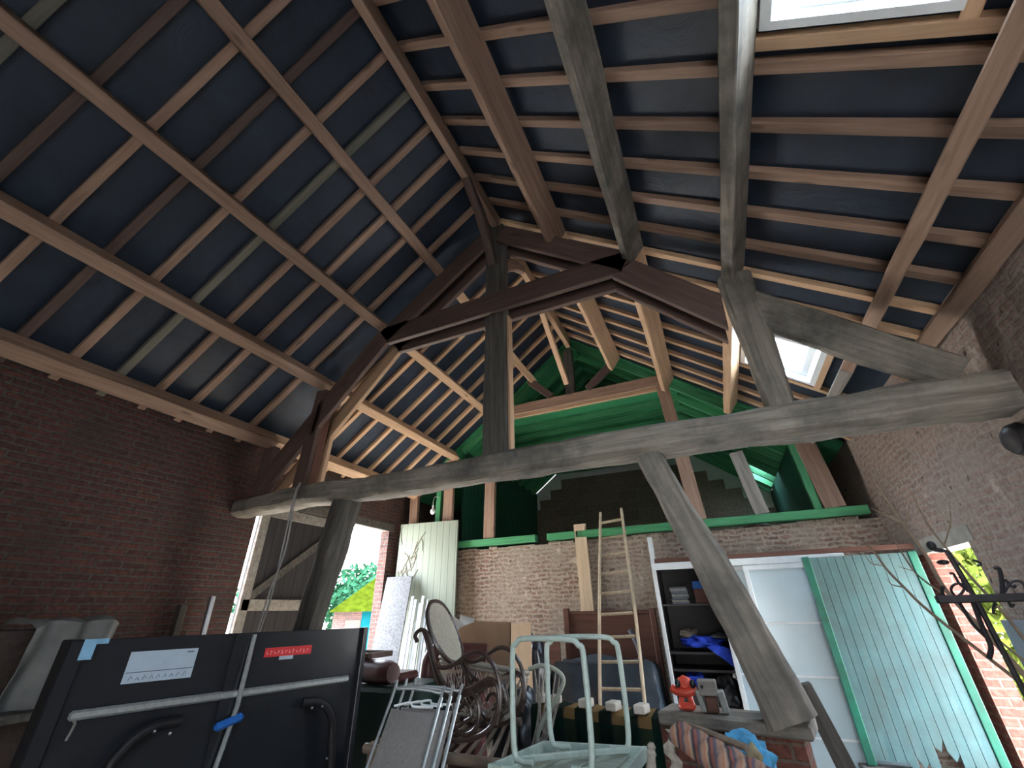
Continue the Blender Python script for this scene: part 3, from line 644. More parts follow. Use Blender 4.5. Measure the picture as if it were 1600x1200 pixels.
def sdoor(x0, x1, y):
    d = part(MB().bx(x0 + .05, x1 - .05, y - .008, y + .008, .13, zt - .10), 'sliding_door', 'frost', t)
    for a in (x0, x1 - .05): part(MB().bx(a, a + .05, y - .02, y + .02, .09, zt - .05, .004), 'stile', 'white', d)
    for z in (.09, zt - .1): part(MB().bx(x0 + .05, x1 - .05, y - .02, y + .02, z, z + .05, .004), 'rail', 'white', d)
    for z in (.50, 1.0, 1.48): part(MB().bx(x0 + .05, x1 - .05, y - .014, y + .014, z, z + .018), 'glazing_bar', 'white', d)
sdoor(-.06, .62, yf - .035); sdoor(.27, 1.28, yf - .085)
def small(name, mb, mat, label, cat, **k): return tag(mb.build(name, mat, smooth=k.pop('smooth', False)), label, cat, **k)
# stuff in the wardrobe
rs = random.Random(8)
for i in range(9):
    z = 1.701 + i * .021; small('magazine', MB().box((-.50 + rs.uniform(-.01, .01), 6.36, z + .0095), (.2, .28, .019), Matrix.Rotation(rs.uniform(-.05, .05), 3, 'Z')), ('graybox', 'stone', 'ink')[i % 3],
        'grey magazine in the stack on the top wardrobe shelf, %s from the bottom' % ORD[i], 'magazine', group='stacked magazines in the wardrobe')
t2 = thing('storage_box', 'brown box with a blue lid on the top wardrobe shelf', 'box', (-.16, 6.36, 1.7))
part(MB().bx(-.33, .0, 6.24, 6.5, 1.701, 1.86, .004), 'body', 'panel_brown', t2); part(MB().bx(-.335, .005, 6.235, 6.505, 1.86, 1.95, .008), 'lid', 'blueplastic', t2, 'blue lid')
for dx in (0, .03): part(MB().bx(-.17 + dx, -.155 + dx, 6.232, 6.24, 1.73, 1.83), 'label_strip', 'paper', t2, 'white label strip')
def heap(name, c, r, mat, label, cat, seed, amp=.2, **k):
    mb = MB().blob(c, r, seed, amp, 4, 2.2)
    for v in mb.bm.verts:
        v.co += noise.noise_vector(v.co * 14) * .012
        if v.co.z < c[2] - r[2] * .7: v.co.z = c[2] - r[2] * .7
    return small(name, mb, mat, label, cat, smooth=True, **k)
heap('folded_cloth', (-.36, 6.32, 1.29), (.22, .17, .07), 'bluecloth', 'royal blue cloth spilling off the middle wardrobe shelf', 'cloth', 3)
def hang(u, v): return V((-.25 + .3 * u + .05 * math.sin(v * 5), 6.13 - .02 * math.sin(u * 9), 1.30 - .10 * u - .13 * v * (.4 + u)))
small('hanging_cloth', MB().grid(hang, 12, 8, .006), 'bluecloth', 'tail of blue cloth hanging over the middle shelf edge', 'cloth', smooth=True)
heap('rag_bundle', (-.5, 6.4, 1.37), (.1, .1, .05), 'rattan', 'beige rag lying behind the blue cloth', 'rag', 5); heap('rag_bundle', (-.15, 6.42, 1.33), (.12, .1, .05), 'whitedull', 'whitish rag lying beside the blue cloth', 'rag', 6)
heap('crumpled_bag', (-.50, 6.30, .91), (.13, .11, .075), 'bluecloth', 'crumpled blue bag on the lower wardrobe shelf', 'bag', 7, .25)
small('bag_support_box', MB().bx(-.68, -.3, 6.16, 6.5, .551, .84, .004), 'shelf', 'dark box under the crumpled blue bag', 'box')
heap('black_bag', (-.20, 6.32, .78), (.18, .12, .2), 'blackbag', 'black plastic bag stuffed into the bottom of the wardrobe', 'bag', 9, .25)
heap('clear_bag', (-.04, 6.2, .98), (.05, .04, .06), 'paper', 'small clear crumpled bag on the black bag', 'bag', 10, .3)
# rail above the wardrobe and white board on the wall
beam('sliding_rail', (-.72, 6.08, 2.19), (1.94, 6.08, 2.19), .05, .05, 'panel_brown', 'thin dark rail running along the top of the wardrobe', 'rail', bev=.003)
beam('white_board', (-.84, 6.79, 0), (-.82, 6.79, 2.58), .07, .04, 'white', 'narrow white board upright against the wall left of the wardrobe', 'board', None, (0, 1, 0), .003)
# ------------------------------------------------------------------ along the back wall
beam('upright_plank', (-1.84, 6.80, .0), (-1.86, 6.80, 2.86), .19, .04, 'plankz', 'pale unplaned plank upright against the brick wall beside the ladder', 'plank', None, (0, 1, 0), .003)
t = thing('headboard', 'reddish brown wooden headboard leaning on the brick wall behind the ladder', 'headboard', (-1.5, 6.6, 0))
part(MB().bx(-2.12, -.92, 6.60, 6.63, .02, 1.60, .004), 'panel', 'panel_brown', t); part(MB().bx(-2.16, -2.08, 6.57, 6.65, 0, 1.68, .006), 'post', 'panel_brown', t); part(MB().bx(-.95, -.88, 6.57, 6.65, 0, 1.66, .006), 'post', 'panel_brown', t)
part(MB().bx(-2.1, -.92, 6.58, 6.65, 1.60, 1.64, .006), 'top_rail', 'panel_brown', t)
small('brown_board', MB().prism([(-2.78, 0), (-2.2, 0), (-2.2, 1.36), (-2.78, 1.33)], 1, 6.45, 6.48), 'panel_brown', 'plain dark brown board standing left of the headboard', 'board')
# ladder
t = thing('ladder', 'bleached wooden ladder leaning up to the green sill', 'ladder', (-1.3, 5.35, 0))
A = [V((-1.50, 5.36, 0)), V((-1.50, 6.78, 3.0))]; B = [V((-1.00, 5.36, 0)), V((-1.17, 6.78, 3.03))]
for P, q in ((A, -.02), (B, .03)): part(MB().tube([P[0], P[0].lerp(P[1], .5) + V((q, 0, 0)), P[1]], .021, 8), 'rail', 'ladder', t, smooth=True)
for i in range(12):
    f = (i + .5) / 12.2; a = A[0].lerp(A[1], f); b = B[0].lerp(B[1], f); part(MB().bar(a, b, .022, .036, (0, -1, 1), .004), 'rung', 'ladder', t)
# plastic sheet over boxes
def drape(x0, x1, y0, y1, h, seed, over=.0, rag=.05):
    def f(u, v):
        U = u * 2 - 1; W = v * 2 - 1; m = max(abs(U), abs(W)); k = min(1, m / .62)
        cx, cy = (x0 + x1) / 2, (y0 + y1) / 2
        q = V((U * m / max(m, 1e-6), W * m / max(m, 1e-6), 0)); n = noise.noise(V((U * 2.3 + seed, W * 2.3, seed))) 
        if m <= .62: return V((cx + U / .62 * (x1 - x0) / 2, cy + W / .62 * (y1 - y0) / 2, h + n * .09 + .03))
        e = (m - .62) / .38; bx_, by_ = U / m, W / m
        n2 = noise.noise(V((math.atan2(W, U) * 4 + seed, e, seed)))
        return V((cx + bx_ * (x1 - x0) / 2 * (1 + .06 * e) + n2 * .08 * e * bx_, cy + by_ * (y1 - y0) / 2 * (1 + .06 * e) + n2 * .10 * e * by_, (h + .03) * (1 - e) + n * .09 * (1 - e) + .01 + abs(n2) * rag * e))
    return f
small('covered_crate', MB().bx(-2.05, -.98, 5.98, 6.42, 0, 1.0, .01), 'shelf', 'dark crate hidden under the slate plastic sheet', 'crate')
small('plastic_sheet', MB().grid(drape(-2.12, -.90, 5.92, 6.48, 1.05, 2.3), 44, 40, .004), 'tarp', 'slate blue plastic sheet draped over a crate behind the ladder', 'plastic sheet', smooth=True)
small('rolled_leather', MB().tube([(-1.12, 6.5, 1.05), (-1.15, 6.48, 1.25), (-1.22, 6.46, 1.42)], .035, 8), 'graybox', 'grey tube end standing up beside the ladder', 'tube', smooth=True)
heap('black_sack', (-2.40, 6.0, .62), (.22, .25, .75), 'blackbag', 'black plastic sack standing right of the cardboard box', 'sack', 21, .12)
heap('navy_bundle', (-1.98, 4.5, .52), (.3, .2, .55), 'blackbag', 'black bundle standing between the cardboard box and the low wall', 'bundle', 23, .1)
# cardboard box
t = thing('cardboard_box', 'big open brown cardboard box full of papers in front of the brick wall', 'box', (-2.8, 5.3, 0))
mb = MB(); z1 = 1.52
mb.prism([(-3.22, .0), (-2.30, 0), (-2.27, 1.55), (-2.72, 1.56), (-2.92, 1.50), (-3.0, 1.44), (-3.22, 1.47)], 1, 5.0, 5.01)
mb.bx(-3.22, -2.28, 5.6, 5.61, 0, 1.5); mb.bx(-3.22, -3.21, 5.0, 5.61, 0, 1.48); mb.bx(-2.285, -2.275, 5.0, 5.61, 0, 1.53); mb.bx(-3.2, -2.29, 5.02, 5.6, 0, .02)
part(mb, 'body', 'card', t)
part(MB().prism([(-3.30, 1.30), (-3.22, 1.30), (-3.20, 1.47), (-3.27, 1.58)], 1, 5.02, 5.03), 'flap', 'white', t, 'white lined flap on the left')
small('box_filling', MB().bx(-3.18, -2.32, 5.04, 5.58, .03, 1.36), 'paper', 'stacked papers filling the cardboard box', 'papers', )
for i, (x, z, a) in enumerate(((-3.08, 1.50, .5), (-2.98, 1.53, .2), (-3.0, 1.46, -.3))):
    small('paper_booklet', MB().box((x, 5.16 + i * .06, z), (.2, .012, .16), Matrix.Rotation(a, 3, 'Y')), ('paper', 'paper', 'maroon')[i], 'paper booklet sticking out of the cardboard box, %s' % ('tilted most', 'topmost', 'maroon cover')[i], 'booklet', group='booklets in the cardboard box')
# speckled slab and white trim strips leaning beside the pale green door
def lean(name, x0, x1, yt, yb_, zt_, th, mat, label, cat, slope=0, **k):
    a0 = V((x0, yb_, 0)); d = V((slope, yt - yb_, zt_)); n = V((0, -zt_, yt - yb_)).normalized() * th; wv = V((x1 - x0, 0, 0))
    mb = MB(); vs = [mb.bm.verts.new(q) for q in (a0, a0 + wv, a0 + wv + d, a0 + d, a0 + n, a0 + wv + n, a0 + wv + d + n, a0 + d + n)]
    for f in ((0, 1, 2, 3), (4, 5, 6, 7), (0, 1, 5, 4), (1, 2, 6, 5), (2, 3, 7, 6), (3, 0, 4, 7)): mb.bm.faces.new([vs[i] for i in f])
    return small(name, mb, mat, label, cat, **k)
lean('stone_slab', -5.0, -4.47, 6.55, 5.75, 2.22, .02, 'speckle', 'speckled grey slab leaning on the pale green door', 'slab', -.35)
for i in range(6):
    lean('white_strip', -4.40 + i * .072, -4.40 + i * .072 + .05, 6.46 - (i % 2) * .015, 5.74 - (i % 2) * .015, 1.90 - (i % 3) * .05, .02, 'strip', 'white trim strip leaning by the speckled slab, %s from the slab' % ORD[i], 'trim strip', -.33, group='white strips leaning on the door')
# bulb, cable, wall lamp, pipe
t = thing('hanging_bulb', 'white light bulb hanging on a short cord before the green stud', 'light bulb', (-4.50, 6.55, 3.3))
part(MB().tube([(-4.575, 6.83, 3.60), (-4.55, 6.66, 3.57), (-4.51, 6.56, 3.46), (-4.50, 6.55, 3.38)], .006, 6), 'cord', 'white', t); part(MB().lathe([(.018, 0), (.02, .05), (.012, .06)], (-4.50, 6.55, 3.33), 12), 'socket', 'white', t, smooth=True)
part(MB().blob((-4.50, 6.55, 3.28), (.045, .045, .052), 0, 0, 3), 'glass_bulb', 'bulb', t, smooth=True)
for i, dx in enumerate((0, .05)):
    p = [(-4.27 + dx * .3, 3.455, 3.03), (-4.27 + dx * .4, 3.42, 2.85), (-4.28 + dx, 3.43, 2.3), (-4.30 - dx, 3.44, 1.8), (-4.42, 3.45, 1.2), (-4.5 - dx, 3.44, .02)]
    small('hanging_cable', MB().tube(p, .009, 6), 'cable', 'grey cable hanging from the tie beam down the dark post, %s' % ('thicker bowed one' if i else 'straighter one'), 'cable', smooth=True, group='cables on the dark post')
R = frame_of((-1, 0, 0)); R = Matrix((R.col[1], R.col[2], R.col[0])).transposed()
t = thing('wall_lamp', 'round black bulkhead lamp on the right brick wall', 'lamp', (XR, 3.72, 2.57))
part(MB().lathe([(.10, 0), (.11, .02), (.10, .055), (.09, .07)], (XR, 3.68, 2.57), 24, R), 'housing', 'iron', t, smooth=True); part(MB().lathe([(.085, .07), (.07, .09), (.03, .10)], (XR, 3.68, 2.57), 24, R), 'lens', 'shelf', t, smooth=True)
small('steel_pipe', MB().tube([(-5.05, 3.36, 0), (-5.2, 3.42, 1.86)], .03, 12, smooth=0), 'chrome', 'bright steel pipe leaning upright on the dark brick wall', 'pipe', smooth=True)
beam('dark_post', (-5.25, 3.2, 0), (-5.32, 3.2, 1.78), .07, .07, 'old_dark', 'dark wooden stake beside the steel pipe', 'stake', None, (0, 1, 0), .004)
# ------------------------------------------------------------------ low brick wall, blanket and what lies on it
ang = math.radians(-12); RZ = Matrix.Rotation(ang, 3, 'Z'); O = V((.31, 3.62, 0))
def LW(u, v, z): return O + RZ @ V((u, v, 0)) + V((0, 0, z))     # u runs left along the wall (negative), v back
def lbox(mb, u0, u1, v0, v1, z0, z1, bev=0): return mb.box(LW((u0 + u1) / 2, (v0 + v1) / 2, (z0 + z1) / 2), (u1 - u0, v1 - v0, z1 - z0), RZ, bev)
struct('wall_low', lbox(MB(), -1.98, -.06, 0, .24, 0, .945), 'brick_low', 'low red brick wall under the blanket and the leaning post', 'low wall')
mb = lbox(MB(), -.93, -.0, -.04, .30, .946, 1.022, .012); mb.rough(.012, 5)
small('timber_coping', mb, 'old', 'thick grey timber coping on the low brick wall under the leaning post', 'coping')
def blk(u, v):
    U = -2.0 + 1.08 * u; r = .02 * math.sin(u * 31) + .012 * math.sin(u * 77)
    q = v * 1.25
    if q < .30: return LW(U, .28 - q, 0.97 + .01 * math.sin(u * 23))
    return LW(U, -.03 - r * min(1, (q - .3) * 3), 0.97 - (q - .3))
o = small('tartan_blanket', MB().grid(blk, 60, 30, .008), 'tartan', 'green, navy and ochre tartan blanket hung over the low wall', 'blanket', smooth=True)
for i, px in enumerate((923, 987, 1037, 1085)):
    u = (-1.79, -1.5, -1.27, -1.05)[i]; small('wood_block', lbox(MB(), u - .04, u + .04, -.05, .07, .99, 1.045, .006), 'block', 'pale wood block on the blanket, %s from the ladder side' % ORD[i], 'wood block', group='wood blocks on the blanket')
small('wood_block', lbox(MB(), -1.95, -1.87, -.03, .09, .99, 1.045, .006), 'block', 'pale wood block at the rattan end of the blanket', 'wood block', group='wood blocks on the blanket')
c = LW(-.735, .06, 1.025)
t = thing('plastic_toy', 'orange-red moulded plastic toy with dark holes, sitting on the low wall', 'toy', c)
def tb(q, r, nm, sd=0, am=.1, lab=None, mat='orange'): part(MB().blob(c + V(q), r, sd, am), nm, mat, t, lab, smooth=True)
tb((0, 0, .022), (.06, .05, .024), 'base', 3, .08)
for dx in (-.03, .032): part(MB().tube([c + V((dx * 1.2, 0, .03)), c + V((dx, 0, .06)), c + V((dx * .8, 0, .095))], .018, 10), 'leg', 'orange', t, smooth=True)
part(MB().tube([c + V((-.085, 0, .125)), c + V((-.04, -.012, .105)), c + V((.03, -.012, .105)), c + V((.085, 0, .13))], .026, 10), 'arm', 'orange', t, smooth=True)
tb((.008, 0, .155), (.055, .04, .045), 'body', 6, .1)
for dx in (-.035, .065): tb((dx, -.035, .158), (.02, .014, .026), 'hole', 6, .05, 'dark round hole', 'black')
c = LW(-.575, .06, 1.025)
for i, (dx, w_, h_, a, m, lab) in enumerate(((-.055, .035, .125, -.2, 'stone', 'pale stone brick leaning beside the orange toy'), (.012, .075, .09, 0, 'panel_brown', 'dark brick under the holed wood block'), (.085, .042, .125, -.12, 'stone', 'pale stone brick nearest the leaning post'))):
    small('stone_brick', MB().box(c + V((dx, 0, h_ / 2 + .004)), (w_, .09, h_), Matrix.Rotation(a, 3, 'Y'), .007), m, lab, 'brick')
t = thing('holed_block', 'grey brown wood block with a round hole, lying on the dark brick', 'block', c + V((.005, 0, .095)))
part(MB().box(c + V((.002, 0, .142)), (.12, .10, .09), None, .006), 'body', 'oldz', t); part(MB().blob(c + V((-.03, -.051, .15)), (.01, .005, .012), 0, 0, 2), 'hole', 'black', t, 'dark hole')
beam('leaning_timber', (.375, 4.12, 1.17), (.66, 4.08, .0), .1, .12, 'old_dark', 'dark squared timber leaning behind the end of the low wall', 'timber', None, (0, 1, 0), .006, .006)
# ------------------------------------------------------------------ folded table tennis table
P0 = V((-2.96, 1.36, 0)); P1 = V((-2.55, 2.93, 0)); E1 = (P1 - P0).normalized(); NN = V((E1.y, -E1.x, 0)); Lt = (P1 - P0).length
def TT(s, z, o=0): return P0 + E1 * s + NN * o + V((0, 0, z))
RT_ = Matrix((E1, -NN, V((0, 0, 1)))).transposed()
t = thing('folded_table', 'folded black table tennis table standing on edge, labels and tubes on its underside', 'table', TT(Lt / 2, 0))
def tbox(s0, s1, z0, z1, o0, o1, bev=0): return MB().box(TT((s0 + s1) / 2, (z0 + z1) / 2, (o0 + o1) / 2), (s1 - s0, abs(o1 - o0), z1 - z0), RT_, bev)
part(tbox(0, Lt, .2, 1.565, -.025, 0, .003), 'table_half', 'black', t); part(tbox(.0, Lt, .2, 1.52, -.16, -.135, .003), 'table_half', 'black', t)
part(tbox(-.05, .02, .15, 1.565, -.2, .02, .006), 'edge_rail', 'black', t); part(tbox(Lt - .03, Lt + .005, .2, 1.567, -.03, .03, .004), 'edge_rail', 'black', t)
part(tbox(.05, Lt - .1, 1.235, 1.275, .0, .03, .01), 'cross_tube', 'zinc', t, 'pale galvanised tube across the underside')
part(MB().tube([TT(.80, 1.555, .035), TT(.79, 1.2, .05), TT(.66, .3, .05)], .014, 8, smooth=0), 'brace_rod', 'zinc', t, 'pale galvanised rod', smooth=True)
part(tbox(.70, .80, .2, 1.56, .0, .022), 'centre_rail', 'black', t)
def legloop(pts, nm, mat): return part(MB().tube(pts, .027, 12), nm, mat, t, smooth=True)
l1 = legloop([TT(.52, 1.17, .03), TT(.38, 1.16, .06), TT(.28, 1.08, .08), TT(.25, .95, .08), TT(.22, .5, .08), TT(.2, .05, .08)], 'leg', 'iron')
l2 = legloop([TT(1.20, 1.16, .03), TT(1.30, 1.15, .06), TT(1.38, 1.08, .08), TT(1.42, .95, .08), TT(1.47, .5, .08), TT(1.5, .05, .08)], 'leg', 'iron')
for s, z in ((.40, 1.15), (.47, 1.13), (1.24, 1.13), (1.31, 1.13), (1.40, .85)): part(MB().blob(TT(s, z, .085), (.008, .008, .008), 0, 0, 2), 'bolt', 'chrome', t, 'shiny bolt head')
part(MB().box(TT(.76, 1.13, .06), (.15, .05, .04), RT_ @ Matrix.Rotation(-.25, 3, 'Y'), .015), 'latch', 'blueplastic', t, 'blue plastic latch')
part(tbox(.0, .05, 1.48, 1.568, .02, .024), 'tape', 'bluetape', t, 'pale blue tape at the corner'); part(tbox(.03, .10, 1.545, 1.568, .0, .004), 'tape', 'bluetape', t, 'pale blue tape at the corner')
part(MB().tube([TT(.10, 1.235, .012), TT(.085, 1.25, .014), TT(.075, 1.235, .014), TT(.085, 1.22, .014), TT(.075, 1.16, .014)], .006, 6), 'hook', 'grayfab', t, 'grey hook', smooth=True)
for s in (.2, 1.5):
    part(MB().lathe([(.05, -.015), (.06, -.01), (.06, .01), (.05, .015)], TT(s, .061, .08), 16, Matrix((E1, V((0, 0, 1)), NN)).transposed()), 'wheel', 'black', t, smooth=True)
lb = part(tbox(.21, .52, 1.36, 1.50, .001, .004, .0), 'label', 'label', t, 'white instruction label')
part(tbox(.215, .515, 1.405, 1.409, .004, .0052), 'printing', 'ink', lb, 'grey printed line'); mb = MB(); rs = random.Random(2)
for i in range(9):
    s = .235 + i * .03; mb.tube([TT(s, 1.372, .0048), TT(s + .008, 1.372 + rs.uniform(.012, .022), .0048), TT(s + .016, 1.37 + rs.uniform(0, .01), .0048)], .0016, 4, smooth=0)
mb.box(TT(.485, 1.485, .0047), (.035, .0012, .006), RT_); part(mb, 'pictograms', 'ink', lb, 'row of small grey pictograms')
rl = part(tbox(.90, 1.21, 1.425, 1.475, .001, .004), 'label', 'redlabel', t, 'red warning label')
mb = MB()
for i in range(12):
    s = .915 + i * .024; hh = (.018, .026, .012)[i % 3]
    mb.box(TT(s, 1.448, .0047), (.004, .0012, hh), RT_); mb.box(TT(s + .006, 1.448 + (.006 if i % 2 else -.006), .0047), (.009, .0012, .004), RT_)
part(mb, 'lettering', 'pinktext', rl, 'faint pale lettering'); part(tbox(1.0, 1.09, 1.405, 1.425, .001, .004), 'label', 'label', t, 'small white label under the red one')
# net post tube ends, lower left corner items
t = thing('brown_cabinet', 'dark brown cabinet by the left brick wall behind the folded table', 'cabinet', (-4.9, 1.4, 0))
part(MB().bx(-5.3, -4.45, 1.05, 1.76, 1.14, 1.60, .006), 'upper_box', 'cabinet', t); part(MB().bx(-5.34, -4.2, 1.0, 2.2, 1.09, 1.14, .006), 'shelf_board', 'old_dark', t); part(MB().bx(-5.3, -4.3, 1.05, 2.15, 0, 1.09, .006), 'lower_box', 'cabinet', t)
small('linen_crate', MB().bx(-4.95, -4.5, 1.80, 2.14, 1.141, 1.60, .02), 'old', 'pale crate under the whitish dust sheet', 'crate')
def sheetf(u, v):
    q = v * 1.15 - .45; Y0 = 1.70 + .52 * u; n = .03 * math.sin(u * 15 + v * 3) + .035 * noise.noise(V((u * 5, v * 4, 3))); e = 1 - .25 * abs(2 * u - 1) ** 3
    hump = .05 * math.sin(u * 3.1) + .02 * math.sin(u * 9)
    if q < 0: return V((-4.44 + q, Y0, 1.625 + hump + n * .5))
    return V((-4.40 + n + .10 * q * q, Y0 - .02 * q + n * .3, 1.625 + hump * (1 - q) - q * (.95 - .38 * u + .06 * math.sin(u * 11)) * e))
small('dust_sheet', MB().grid(sheetf, 40, 34, .006), 'whitedull', 'crumpled whitish dust sheet hanging over the end of the brown cabinet', 'sheet', smooth=True)
beam('loose_slat', (-4.0, .95, .92), (-3.55, 1.6, .93), .05, .03, 'old', 'loose grey slat under the cabinet shelf at the left edge', 'slat', bev=.003)
small('buff_card', MB().prism([(-3.75, .5), (-3.52, .5), (-3.5, .80), (-3.62, .85), (-3.72, .84)], 1, 1.42, 1.45), 'yellowbox', 'torn buff card in the lower left corner', 'card')
heap('blue_bag', (-3.35, 1.36, .62), (.12, .08, .14), 'bluecloth', 'dark blue bag at the foot of the folded table', 'bag', 33)
small('corner_crate', MB().bx(-4.05, -3.2, .9, 1.7, 0, .50, .01), 'shelf', 'dark crate in the lower left corner', 'crate')
# ------------------------------------------------------------------ green bin, maroon rolls, tray, folded loungers
small('green_chest', MB().bx(-3.55, -2.75, 3.75, 4.5, 0, 1.06, .03), 'darkgreen', 'dark green plastic chest beside the folded table', 'chest')
t = thing('bolster', 'maroon vinyl bolster lying on the green chest', 'bolster', (-3.3, 4.1, 1.13))
part(MB().tube([(-3.55, 4.0, 1.165), (-2.98, 3.88, 1.165)], lambda f: .1 if .03 < f < .97 else .08, 16, smooth=8), 'roll', 'maroon', t, smooth=True); part(MB().bx(-3.5, -3.05, 4.08, 4.4, 1.062, 1.14, .02), 'pad', 'maroon', t)
t = thing('maroon_armchair', 'maroon vinyl armchair back with rounded arms behind the rocking chair', 'armchair', (-2.95, 4.6, 0))
part(MB().bx(-3.15, -2.45, 4.62, 4.95, .0, .95, .05), 'seat_block', 'maroon', t); part(MB().tube([(-3.1, 4.64, 1.0), (-3.08, 4.64, 1.2), (-2.98, 4.66, 1.30), (-2.88, 4.72, 1.32)], .09, 12), 'arm', 'maroon', t, smooth=True)
part(MB().tube([(-2.95, 4.65, 1.25), (-2.5, 4.85, 1.22)], .13, 14), 'back_roll', 'maroon', t, smooth=True); part(MB().tube([(-2.85, 4.62, 1.0), (-2.45, 4.62, 1.02)], .09, 12), 'arm', 'maroon', t, smooth=True)
t = thing('serving_tray', 'red-framed tray with pale base resting on the maroon bolster', 'tray', (-3.5, 4.0, 1.34))
c = V((-3.58, 4.10, 1.275)); part(MB().box(c, (.5, .34, .012)), 'base', 'frost', t)
for q, sz in (((0, .17, .015), (.52, .035, .05)), ((0, -.17, .015), (.52, .035, .05)), ((.25, 0, .015), (.035, .34, .05)), ((-.25, 0, .015), (.035, .34, .05))): part(MB().box(c + V(q), sz, None, .008), 'rim', 'redwood', t)
def lounger(dx, dy, lab):
    a = V((-2.06 + dx, 2.72 + dy, 1.235)); e = V((.27, .13, -.04)); d = V((.10, -.82, -1.22))
    t = thing('folding_lounger', lab, 'lounger', a + d, 'folded loungers'); t.location.z = 0; t['_w'] = (t['_w'][0], t['_w'][1], 0)
    q = lambda u, v: a + e * u + d * v
    part(MB().tube([q(0, 1), q(0, .06), q(.06, .005), q(.94, 0), q(1, .06), q(1, 1)], .009, 8, smooth=5), 'frame', 'alu', t, smooth=True)
    part(MB().grid(lambda u, v: q(.07 + .86 * u, .08 + .9 * v) + V((.5, -.8, 0)) * (.02 * math.sin(math.pi * u) + .006 * math.sin(v * 22)), 12, 24, .005), 'sling', 'grayfab', t, 'grey brown sling fabric', smooth=True)
    part(MB().tube([q(.1, .07), q(.4, .05), q(.5, .062), q(.9, .055)], .007, 8), 'lacing', 'paper', t, 'white lacing along the top', smooth=True)
    part(MB().tube([q(1.02, 1), q(1.02, .10), q(1.03, .03)], .008, 8, smooth=3), 'leg', 'zinc', t, smooth=True)
    return t
lounger(0, 0, 'folded garden lounger with grey sling leaning foremost beside the folded table')
lounger(.035, .055, 'folded garden lounger tucked second behind the foremost grey one')
lounger(.07, .11, 'folded garden lounger at the back of the stack, next to the rocking chair')
# ------------------------------------------------------------------ bamboo table, rattan basket chair, rocking chair
ZB = .865
t = thing('bamboo_table', 'low brown bamboo table with a slatted top carrying the rocking chair', 'table', (-1.95, 3.6, 0))
for q in (((-2.50, 3.02), (-1.34, 3.02)), ((-2.56, 4.1), (-1.78, 4.1))): part(MB().tube([(q[0][0], q[0][1], ZB - .03), (q[1][0], q[1][1], ZB - .03)], .03, 10, smooth=0), 'rail', 'bamboo', t, smooth=True)
mb = MB()
for i in range(13):
    x = -2.46 + i * .085; part(MB().tube([(x, 3.02, ZB - .008), (x - .06 - i * .028, 4.1, ZB - .008)], .014, 8, smooth=0), 'slat', 'bamboo', t, smooth=True)
for x, y in ((-2.45, 3.04), (-1.40, 3.04), (-2.5, 4.08), (-1.84, 4.08)): part(MB().tube([(x, y, 0), (x, y, ZB - .03)], .032, 10, smooth=0), 'leg', 'bamboo', t, smooth=True)
t = thing('rattan_chair', 'grey rattan basket chair with open criss-cross ribs behind the rocking chair', 'chair', (-2.1, 4.0, ZB))
rim = []
for k in range(20):
    th = 2 * math.pi * k / 20; rim.append(V((-2.10 + .44 * math.cos(th), 4.0 + .16 * math.sin(th), 1.24 - .05 * math.cos(th) - .02 * math.sin(th))))
base = [V((-2.10 + .30 * math.cos(2 * math.pi * k / 20), 3.98 + .10 * math.sin(2 * math.pi * k / 20), ZB + .026)) for k in range(20)]
part(MB().tube(rim, .016, 8, True, 4), 'rim', 'rattan', t, smooth=True); part(MB().tube([p + V((0, 0, -.035)) for p in rim], .009, 8, True, 4), 'rim', 'rattan', t, smooth=True); part(MB().tube(base, .016, 8, True, 4), 'base_ring', 'rattan', t, smooth=True)
mb = MB()
for k in range(20):
    for s in (2, -2, 0): mb.tube([rim[k], rim[k].lerp(base[(k + s) % 20], .5) + V((.03 * math.cos(k * .314), 0, -.02)), base[(k + s) % 20]], .0045, 5, smooth=3)
part(mb, 'ribs', 'rattan', t, smooth=True)
hoop = [at_y(*q, 3.86) for q in ((853, 1180), (850, 1150), (862, 1120), (880, 1090), (890, 1062), (876, 1046), (855, 1040), (835, 1046))]
hoop = [V((p.x - .05, p.y, p.z)) for p in hoop]; part(MB().tube(hoop, .017, 8), 'hoop', 'mintwood', t, 'whitish end hoop', smooth=True)
mb = MB()
for k in range(14):
    for s in (0, 4):
        a = hoop[1 + int(k * 6 / 14)].lerp(hoop[2 + int(k * 6 / 14)], (k * 6 / 14) % 1); mb.tube([a, a.lerp(hoop[0], .5) + V((.03 * math.sin(k), .02, 0)), hoop[0] + V((-.10 + .013 * ((k + s) % 14), .03, 0))], .0055, 5, smooth=3)
part(mb, 'ribs', 'rattan', t, smooth=True)
